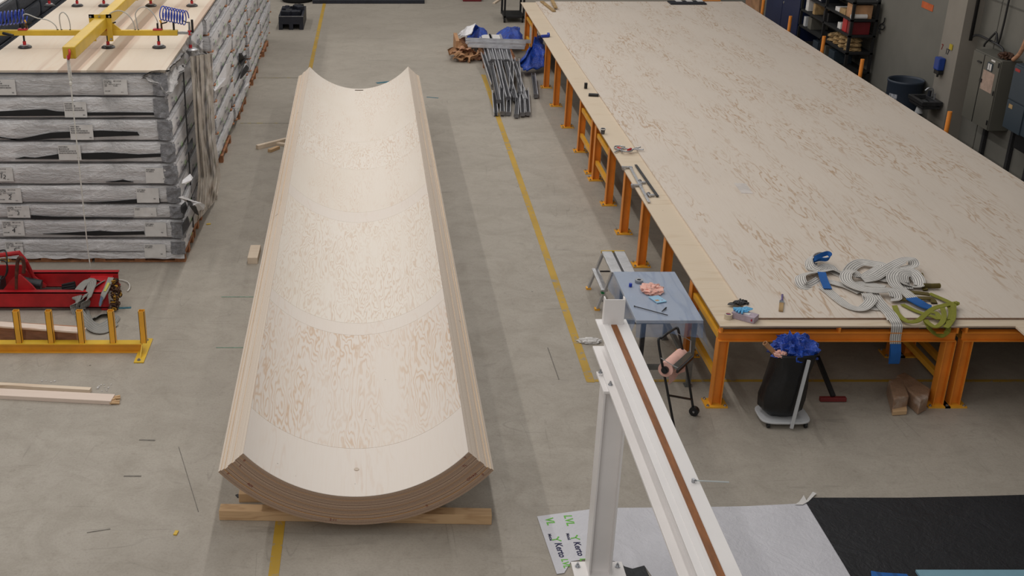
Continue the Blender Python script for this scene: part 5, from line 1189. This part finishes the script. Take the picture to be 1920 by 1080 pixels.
tarp('blue_film', [Lp(926, 70, .2), Lp(940, 56, .3), Lp(960, 51, .45), Lp(974, 52, .4), Lp(982, 76, .25), Lp(950, 80, .3)], .14, 4, 'crumpled blue plastic film behind the profiles, middle one')
tarp('blue_film', [Lp(1000, 64, .3), Lp(1016, 68, .5), Lp(1022, 100, .4), Lp(1020, 128, .1), Lp(985, 132, .15), Lp(972, 122, .15), Lp(985, 108, .35), Lp(1000, 92, .3)], .20, 9, 'crumpled blue plastic film heaped against the deck leg')
tarp('white_film_scrap', [Lp(857, 66, .3), Lp(882, 56, .42), Lp(891, 44, .62), Lp(886, 62, .5), Lp(872, 68, .45)], .05, 12, 'silvery white film flap above the brown cardboard', M['white_film'])
rr = random.Random(11)
t = thing('cardboard_heap', 'heap of crumpled brown cardboard left of the aluminium profiles', 'cardboard', tuple(Lp(872, 100)))
for k in range(26):
    x = rr.uniform(858, 888); y = rr.uniform(76, 108); z = .05 + .3 * (1 - (y - 74) / 36) * rr.random() + .05
    c_ = Lp(x, y, z); M2 = Matrix.Translation(c_) @ Matrix.Rotation(rr.uniform(-1, 1), 4, 'Z') @ Matrix.Rotation(rr.uniform(-.9, .9), 4, 'X') @ Matrix.Rotation(rr.uniform(-.9, .9), 4, 'Y')
    w2, h2 = rr.uniform(.10, .24), rr.uniform(.12, .3)
    MB().grid(lambda u, v: M2 @ V(((u - .5) * w2 * 2, (v - .5) * h2, .05 * math.sin(u * 6) + .03 * math.sin(v * 7))), 8, 6).build('cardboard_strip', M['card'] if k % 3 else M['timber_red'], t)
MB().box(Lp(854, 105, .02), Lp(854, 105, .02) + V((.08, .9, .34))).build('carton_side', M['card'], t)
tarp('corner_film', [PY(262, 146, 14.57), PY(285, 139, 14.57), PY(316, 132, 14.6), PX(348, 100, -2.5), PX(352, 118, -2.5), PX(338, 140, -2.5), PY(326, 172, 14.57), PY(308, 176, 14.57), PY(300, 160, 14.57)], .02, 17, 'crumpled bright plastic folded around the top corner of the front stack', film('bright_crinkle', L(224, 220, 218), .15, 5, 5, 5, 1.0, .4))
# ------------------------------------------------------------------ far floor things
t = thing('plastic_crate', 'dark plastic pallet box full of black parts at the far end of the long stack', 'crate', tuple(Lp(548, 50)))
a = Lp(523, 56); e_ = Lp(569, 56); dy = Lp(540, 36).y - a.y
for q in (0, .42, .84): MB().box((a.x + (e_.x - a.x) * q, a.y, 0), (a.x + (e_.x - a.x) * (q + .16), a.y + dy, .14)).build('runner', M['tray'], t)
b = MB(); b.box((a.x, a.y, .14), (e_.x, a.y + .05, .34)).box((a.x, a.y + dy - .05, .14), (e_.x, a.y + dy, .34)).box((a.x, a.y + .05, .14), (a.x + .05, a.y + dy - .05, .34)).box((e_.x - .05, a.y + .05, .14), (e_.x, a.y + dy - .05, .34)).box((a.x + .05, a.y + .05, .14), (e_.x - .05, a.y + dy - .05, .17)); b.build('box', M['tray'], t)
MB().box((a.x, a.y - .004, .325), (e_.x, a.y + .001, .342)).build('rim', M['steel'], t)
rr = random.Random(3)
for k in range(14):
    x = rr.uniform(a.x + .12, e_.x - .12); y = rr.uniform(a.y + .12, a.y + dy - .12)
    tag(MB().cbox((x, y, .28 + rr.uniform(0, .06)), (rr.uniform(.1, .2), rr.uniform(.1, .25), rr.uniform(.14, .22)), rz=rr.uniform(0, 3)).build('machine_part', M['tray'] if k % 4 else M['dark_steel'], bevel=.01), 'black moulded part lying in the dark pallet box', 'part', 'black parts in the pallet box')
t = thing('utility_trolley', 'black plastic trolley standing behind the far left corner of the deck', 'trolley', tuple(Lp(958, 42)))
a = Lp(946, 43); e_ = Lp(978, 42); dy = .72; X0_, X1_ = a.x - .03, e_.x + .05
for x, y in ((X0_, a.y), (X1_ - .04, a.y), (X0_, a.y + dy), (X1_ - .04, a.y + dy)): MB().box((x, y, .1), (x + .05, y + .05, .9)).build('leg', M['black'], t)
for z in (.12, .78): MB().box((X0_ - .0, a.y, z), (X1_ + .0, a.y + dy + .05, z + .06)).build('shelf', M['black'], t, bevel=.01)
for x in (X0_ + .03, X1_ - .03): MB().cyl((x - .02, a.y + .05, .06), (x + .02, a.y + .05, .06), .06, n=16).build('wheel', M['black_matte'], t)
crumple('film_bundle', (X0_ + .35, a.y + .3, .845), (.25, .2, .12), film('grey_crinkle', L(120, 118, 118), .3, 5, 5, 5, .8, .5), 14, 'crumpled grey film on top of the black trolley', 'plastic film')
a = Lp(586, 7); e_ = Lp(796, 7); tag(MB().box((a.x, a.y, 0), (e_.x, a.y + 1.4, .10)).build('steel_plate', M['tray'], bevel=.01), 'dark flat platform across the floor at the top of the picture', 'platform')
c_ = Lp(556, 6); tag(MB().lathe(c_ + V((0, .35, 0)), [(.24, 0), (.40, .0), (.44, .06), (.44, .16), (.40, .22), (.24, .22), (.22, .11), (.24, 0)], 36).build('tyre', M['black_matte'], smooth=True), 'black tyre lying flat beyond the end of the long stack', 'tyre')
a = Lp(868, 3); tag(MB().box(a, a + V((.52, .4, .2))).build('red_box', plain('dark_red_box', L(112, 24, 34), .5), bevel=.01), 'dark red box at the very top of the picture', 'box')
a = Lp(926, 6, .02); e_ = Lp(938, -2, .02); tag(MB().beam(a, e_, .07, .035).build('wood_batten', M['timber'], bevel=.003), 'small pale batten on the floor left of the black trolley', 'timber')
# ------------------------------------------------------------------ right-hand wall
# barrel
c_ = V((9.305, 20.72, 0)); t = thing('plastic_barrel', 'open slate blue plastic barrel against the right wall beside the sink', 'barrel', tuple(c_))
MB().lathe(c_, [(0, 0), (.26, 0), (.28, .03), (.285, .45), (.292, .47), (.285, .49), (.295, .93), (.305, .95), (.305, .985), (.290, .985), (.28, .95), (.275, .05), (0, .05)], 40).build('shell', M['barrel'], t, smooth=True)
MB().grid(lambda u, v: c_ + V((-.292 * math.cos(-.35 + .55 * u + .6), -.292 * math.sin(-.35 + .55 * u + .6), .42 + .34 * v)), 10, 1).build('paper_label', plain('printed_label', L(170, 172, 180), .6, var=.4, scale=26), t)
MB().lathe(c_, [(0, .80), (.2, .82), (.279, .80)], 24).build('dark_inside', M['black_matte'], t)  # added black disc stands in for the dark interior of the barrel
# sink
t = thing('wash_basin', 'small steel wash basin with tap on the right wall beside the barrel', 'sink', (9.3, 19.9, .8))
sy0, sy1, sx0, sx1 = 19.58, 20.15, 9.13, 9.48
b = MB(); b.box((sx0, sy0, .80), (sx1, sy0 + .06, .87)).box((sx0, sy1 - .06, .80), (sx1, sy1, .87)).box((sx0, sy0 + .06, .80), (sx0 + .06, sy1 - .06, .87)).box((sx1 - .08, sy0 + .06, .80), (sx1, sy1 - .06, .87)).box((sx0 + .02, sy0 + .02, .74), (sx1 - .02, sy1 - .02, .78)); b.build('bowl', M['dark_steel'], t, bevel=.008)
MB().box((sx0 + .06, sy0 + .06, .781), (sx1 - .08, sy1 - .06, .79)).build('bowl_floor', M['steel'], t)
MB().tube(cr([(9.43, 19.92, .87), (9.43, 19.92, 1.0), (9.36, 19.92, 1.03), (9.30, 19.92, .98)], 5), .016, 8).build('tap', M['steel'], t, smooth=True)
MB().cyl((9.43, 19.82, .87), (9.43, 19.82, .96), .02, n=10).build('tap_lever', M['steel'], t); MB().cyl((9.43, 20.02, .87), (9.43, 20.02, .96), .03, n=10).build('soap_bottle', M['tray'], t)
MB().cyl((9.26, 19.92, .60), (9.26, 19.92, .74), .07, .04, n=16).build('drain_cup', M['white_plastic'], t); MB().cyl((9.26, 19.92, .12), (9.26, 19.92, .60), .035, n=12).build('drain_pipe', M['black'], t); MB().box((9.18, 19.84, 0), (9.34, 20.0, .12)).build('drain_base', M['black'], t)
MB().box((9.48, 19.75, .70), (9.495, 20.08, .80)).build('bracket', M['dark_steel'], t)
# dispenser
p = PX(1759, 122, 9.42); t = thing('towel_dispenser', 'blue dispenser mounted on the wall above the wash basin', 'dispenser', tuple(p))
MB().box((9.38, p.y - .09, p.z - .08), (9.615 if p.y > 20.1 else 9.495, p.y + .09, p.z + .13)).build('cover', plain('blue_cover', L(30, 62, 140), .35), t, bevel=.02)
MB().box((9.40, p.y - .085, p.z - .15), (9.60 if p.y > 20.1 else 9.49, p.y + .085, p.z - .082)).build('tray', M['black'], t, bevel=.01); MB().cyl((9.44, p.y, p.z - .2), (9.44, p.y, p.z - .15), .02, n=8).build('nozzle', M['black'], t)
# marks on the pillar
for (px, py), s_, m in (((1764, 92), '7', M['red_ink']), ((1772, 100), '17', M['ink'])):
    p = PX(px, py, 9.495); b = MB(); b.text(s_, .13, p, (0, -1, 0), (0, 0, 1), 0, True); tag(b.build('wall_number', m), 'painted red number on the pillar, upper left of the pair' if s_ == '7' else 'painted dark two-digit number on the pillar, lower right', 'number')
p = PX(1737, 11, 9.61); tag(MB().box((9.612, p.y - .26, p.z - .055), (9.619, p.y + .20, p.z + .055)).build('wall_sticker', plain('orange_sticker', L(196, 96, 50), .6)), 'orange rectangular sticker high on the right wall', 'sticker')
p = PX(1796, 95, 9.48); tag(MB().cbox((9.489, 19.7, p.z), (.01, .10, .09)).build('warning_sign', plain('warning_yellow', L(180, 160, 40), .5)), 'small yellow warning sticker at the foot of the black pipe', 'sign')
# cabinets
t = thing('electric_cabinet', 'grey steel electric cabinet with two doors mounted on the right wall', 'cabinet', (9.6, 18.4, .85))
cz0, cz1, cy0, cy1, cx0 = .84, 1.93, 17.96, 18.84, 9.45
MB().box((cx0 + .02, cy0, cz0), (9.775, cy1, cz1)).build('body', M['cabinet'], t, bevel=.006)
MB().box((cx0, cy0 + .01, cz0 + .01), (cx0 + .02, cy0 + .50, cz1 - .02)).build('door', M['cabinet'], t, bevel=.004); MB().box((cx0, cy0 + .52, cz0 + .01), (cx0 + .02, cy1 - .005, cz1 - .02)).build('door', M['cabinet'], t, bevel=.004)
MB().box((cx0 - .004, cy0 + .505, cz0 + .01), (cx0 + .018, cy0 + .515, cz1 - .02)).build('door_gap', M['black'], t)
MB().box((cx0 - .003, cy0 + .10, cz0 + .56), (cx0, cy0 + .46, cz0 + .86)).build('paper_notice', plain('beige_notice', L(170, 146, 132), .7, var=.15, scale=10), t)
dp = MB().box((cx0 - .012, cy0 + .20, cz0 + .88), (cx0, cy0 + .36, cz0 + 1.0)).build('display', M['cabinet_blue'], t)
for k in range(2): MB().box((cx0 - .015, cy0 + .22 + k * .065, cz0 + .89), (cx0 - .012, cy0 + .265 + k * .065, cz0 + .985)).build('display_window', M['paper'], dp)
for z in (cz0 + .09, cz0 + .55, cz0 + .98): MB().box((cx0 - .012, cy0 + .02, z), (cx0, cy0 + .045, z + .07)).build('hinge', M['black'], t)
MB().box((cx0 - .02, cy0 + .44, cz0 + .66), (cx0, cy0 + .5, cz0 + .71)).build('latch', M['black'], t); MB().box((cx0 - .02, cy0 + .56, cz0 + .93), (cx0, cy0 + .68, cz0 + .95)).build('handle', M['black'], t)
MB().box((cx0 - .003, cy0 + .16, cz0 + 1.03), (cx0, cy0 + .28, cz0 + 1.055)).build('name_plate', M['paper'], t)
t2 = thing('switch_cabinet', 'slate blue switch cabinet at the right edge of the picture', 'cabinet', (9.6, 17.3, .85))
a = PX(1896, 170, 9.5)
MB().box((9.50, 16.7, 1.02), (9.775, 17.62, 1.98)).build('body', M['cabinet_blue'], t2, bevel=.01); MB().box((9.48, 17.1, 1.02), (9.5, 17.60, 1.44)).build('door', M['cabinet_blue'], t2, bevel=.005); MB().box((9.48, 17.1, 1.46), (9.5, 17.60, 1.96)).build('door', M['cabinet_blue'], t2, bevel=.005)
MB().box((9.476, 17.42, 1.88), (9.48, 17.56, 1.92)).build('red_label', plain('red_plate', L(170, 50, 50), .5), t2); MB().box((9.476, 17.42, 1.33), (9.48, 17.53, 1.39)).build('paper_label', M['card_dark'], t2)
MB().box((9.55, 16.9, .78), (9.72, 17.3, 1.02)).build('cable_box', M['black'], t2)
for k, y in enumerate((18.55, 17.72, 17.15)):
    b = MB(); b.box((9.72, y - .035, 0), (9.776, y + .035, .84 if k == 0 else 2.0 if k == 1 else .78)); o = b.build('support_strut', plain('perforated_strut_%d' % k, L(44, 44, 46), .6, var=.4, scale=60)); tag(o, 'dark perforated steel strut on the wall, ' + ('under the grey cabinet', 'between the two cabinets', 'under the slate blue cabinet')[k], 'strut')
tag(MB().cyl((9.62, 19.36, 1.95), (9.62, 19.36, 6.5), .028, n=12).build('wall_pipe', M['black'], smooth=True), 'black vertical pipe running down beside the pillar', 'pipe')
hp_ = [(9.62, 19.36, 2.0), (9.68, 19.3, 2.05), (9.70, 19.0, 2.05), (9.70, 18.5, 2.02), (9.66, 18.35, 1.95)]
tag(MB().tube(cr(hp_, 6), .018, 8).build('wall_cable', M['dark_steel'], smooth=True), 'dark cable running from the pillar to the grey cabinet', 'cable')
p = PX(1889, 0, 9.7); tag(MB().tube(cr([(9.72, p.y, 6.5), (9.72, p.y, 2.4), (9.70, p.y + .15, 2.2), (9.65, p.y + .3, 2.0), (9.65, p.y + .32, 1.94)], 6), .016, 8).build('wall_cable', M['black'], smooth=True), 'black cable dropping from above onto the grey cabinet top', 'cable')
crumple('cable_coil', (9.62, 18.15, 1.94), (.09, .12, .05), M['chain'], 21, 'brown cable bundle on top of the grey cabinet', 'cable', amp=.5)
tag(MB().tube(cr([(9.62, 17.95, 1.95), (9.66, 17.85, 2.1), (9.70, 17.8, 2.45)], 5), .032, 10).build('conduit', M['timber_red'], smooth=True), 'pale brown conduit rising behind the switch cabinet', 'conduit')
b = MB(); b.box((9.74, 17.5, 2.2), (9.779, 18.0, 2.23)).box((9.74, 17.5, 2.75), (9.779, 18.0, 2.78)).box((9.74, 17.5, 2.23), (9.779, 17.53, 2.75)).box((9.74, 17.97, 2.23), (9.779, 18.0, 2.75)).box((9.765, 17.6, 2.25), (9.779, 17.85, 2.7), 1); tag(b.build('wall_hatch', [M['wall'], M['black']]), 'framed dark hatch in the wall above the switch cabinet', 'hatch')
# wall hose loop
t_ = [PX(x, y, 9.59) for x, y in ((1659, 33), (1657, 42), (1650, 47), (1650, 54), (1656, 55), (1658, 49), (1652, 45), (1648, 56), (1650, 63))]
tag(MB().tube(cr(t_, 5), .012, 6).build('hanging_cable', M['black'], smooth=True), 'black looped cable hanging on the wall right of the shelf', 'cable')
# shelf
t = thing('storage_shelf', 'black steel storage shelf crowded with boxes along the right wall', 'shelf', (9.3, 24.3, 0))
h0y, h1y, hx0, hx1 = 22.9, 25.75, 9.04, 9.55
for x in (hx0, hx1 - .05):
    for y in (h0y, (h0y + h1y) / 2 - .02, h1y - .05): MB().box((x, y, 0), (x + .05, y + .05, 1.97)).build('post', M['black_matte'], t)
LV = [.22, .60, .97, 1.30, 1.60, 1.93]
for z in LV: MB().box((hx0, h0y, z - .035), (hx1, h1y, z)).build('shelf_board', M['black_matte'], t)
rr = random.Random(21)
mats = [M['card'], M['tray'], M['cabinet_blue'], M['black'], M['cabinet']]
spec = [(4, 22.98, .33, .26, M['card'], 'brown carton on the second highest shelf, at the near end'), (4, 23.36, .3, .10, M['card_dark'], 'flat opened carton on the second highest shelf'), (4, 23.68, .22, .08, M['paper'], 'stack of white papers on the second highest shelf'),
        (3, 23.2, .22, .26, M['red'], 'red box on the middle-high shelf, near end'), (3, 22.98, .18, .24, plain('dark_red', L(110, 24, 30), .5), 'dark red box on the middle-high shelf, nearest'), (3, 23.5, .16, .12, M['paper'], 'white roll box on the middle-high shelf'),
        (5, 24.3, .5, .22, M['card_dark'], 'crumpled kraft paper bundle on the top shelf'), (4, 24.7, .34, .22, M['tray'], 'dark bin with a white sheet on its front'), (3, 25.0, .12, .22, M['card_dark'], 'slim beige carton in the middle of the far half'),
        (3, 25.4, .16, .24, M['paper'], 'white and red box near the far end of the shelf'), (2, 25.45, .12, .2, M['white_plastic'], 'white canister near the far end of the shelf'), (2, 25.1, .2, .24, M['cabinet'], 'grey box low in the far half of the shelf'),
        (1, 23.6, .3, .24, M['cabinet_blue'], 'bluish grey crate on the second lowest shelf, near half'), (1, 24.1, .14, .24, M['cabinet'], 'grey file box on the second lowest shelf'), (1, 24.55, .3, .22, M['cabinet_blue'], 'bluish grey crate on the second lowest shelf, far half'),
        (3, 24.2, .3, .18, M['black'], 'black case in the middle of the middle-high shelf'), (4, 25.2, .3, .2, M['black'], 'black case near the far end of the second highest shelf')]
for li, y, w_, h_, m, lab in spec:
    o = MB().box((hx0 + .04, y, LV[li] + .001), (hx1 - .1, y + w_, LV[li] + h_)).build('storage_box', m, bevel=.006); tag(o, lab, 'box')
    if 'white sheet' in lab: MB().box((hx0 + .034, y + .04, LV[li] + .03), (hx0 + .038, y + .22, LV[li] + .21)).build('white_sheet', M['paper'], o)
k = 0
for row in range(3):
    for c2 in range(4):
        y = 22.99 + c2 * .30 + rr.uniform(0, .03); 
        if row == 2 and c2 > 2: continue
        o = crumple('paper_bundle', (9.24, y + .13, LV[2] + .001 + row * .085), (.15, .115, .055), M['card_dark'], 30 + k, 'kraft paper bundle on the middle shelf, %s layer, %s' % (('bottom', 'middle', 'top')[row], ('nearest', 'second', 'third', 'farthest')[c2]), 'paper bundle', amp=.25, n=12); o['group'] = 'kraft paper bundles on the middle shelf'; k += 1
p = V((9.05, 22.97, LV[4] + .05)); tag(MB().lathe(p, [(.02, 0), (.045, 0), (.045, .3), (.02, .3), (.02, 0)], 20, axis=(1, 0, 0)).build('paper_roll', M['paper']), 'white paper roll end at the near end of the second highest shelf', 'roll')
for k, (y, z) in enumerate(((25.4, 1.95), (24.95, 1.80))):
    tag(MB().cbox((9.0, y, z), (.03, .22, .035), rx=.15).build('red_strip', plain('bright_red_%d' % k, L(226, 70, 56), .4), bevel=.004), 'bright red strip at the far top of the shelf, ' + ('upper left', 'lower right')[k], 'strip')
# navy cabinet
t = thing('navy_cabinet', 'tall navy steel cabinet standing left of the black shelf', 'cabinet', (9.35, 27, 0))
MB().box((9.12, 25.95, 0), (9.6, 28.25, 2.3)).build('body', M['navy'], t, bevel=.01)
for y0_, y1_ in ((25.98, 27.08), (27.11, 28.22)): dd = MB().box((9.10, y0_, .08), (9.12, y1_, 2.27)).build('door', M['navy'], t, bevel=.003); MB().cyl((9.09, y1_ - .06, 1.2), (9.10, y1_ - .06, 1.2), .03, n=12).build('lock', M['steel'], dd)
tag(MB().box((9.2, 28.35, 0), (9.3, 28.75, 2.4)).build('leaning_sheet', M['wall'], bevel=.004), 'grey upright panel beside the navy cabinet', 'sheet')
tag(MB().cbox((9.2, 29.4, 1.2), (.08, .7, 2.4), ry=-.08).build('leaning_board', M['card'], bevel=.004), 'brown board leaning beyond the far right corner of the deck, front one', 'board')
tag(MB().cbox((9.35, 30.2, 1.2), (.08, .9, 2.4), ry=-.06).build('leaning_board', M['timber_red'], bevel=.004), 'darker brown board leaning beyond the far right corner of the deck, rear one', 'board')
a = P(1320, 3, .95); e_ = P(1362, 4, .95); ibeam(MB(), (a.x, 28.95, .85), (e_.x, 28.95, .85)).build('steel_rail', M['orange']); tag(bpy.data.objects['steel_rail'], 'orange steel rail just beyond the far edge of the deck', 'rail')
MB().box((a.x + .1, 28.9, 0), (a.x + .2, 29.0, .80)).build('stand', M['orange'], None); o = bpy.data.objects['stand']; o.parent = bpy.data.objects['steel_rail']
# small debris on the floor
for k, (x, y, lab) in enumerate(((391, 420, 'tiny yellow scrap on the floor right of the stack'), (330, 999, 'tiny yellow leaf-like scrap on the floor near the bottom left'))):
    tag(MB().cbox(P(x, y, .006), (.06, .03, .01), rz=.4 + k).build('floor_scrap', M['yellow']), lab, 'scrap')
tag(MB().cbox(P(449, 929, .004), (.06, .05, .006), rz=.5).build('dark_scrap', M['dark_steel']), 'dark flat scrap beside the near left corner of the curved panel', 'scrap')
rr = random.Random(9)
for k in range(16):
    x, y = (rr.uniform(183, 212), rr.uniform(720, 736)) if k < 11 else (rr.uniform(78, 120), rr.uniform(714, 720))
    s_ = rr.uniform(.008, .018); tag(MB().cbox(P(x, y, s_ / 2), (s_, s_ * .7, s_), rz=rr.uniform(0, 3)).build('white_crumb', M['paper']), 'tiny white crumb on the floor beside the planks', 'crumb', 'white crumbs beside the planks')
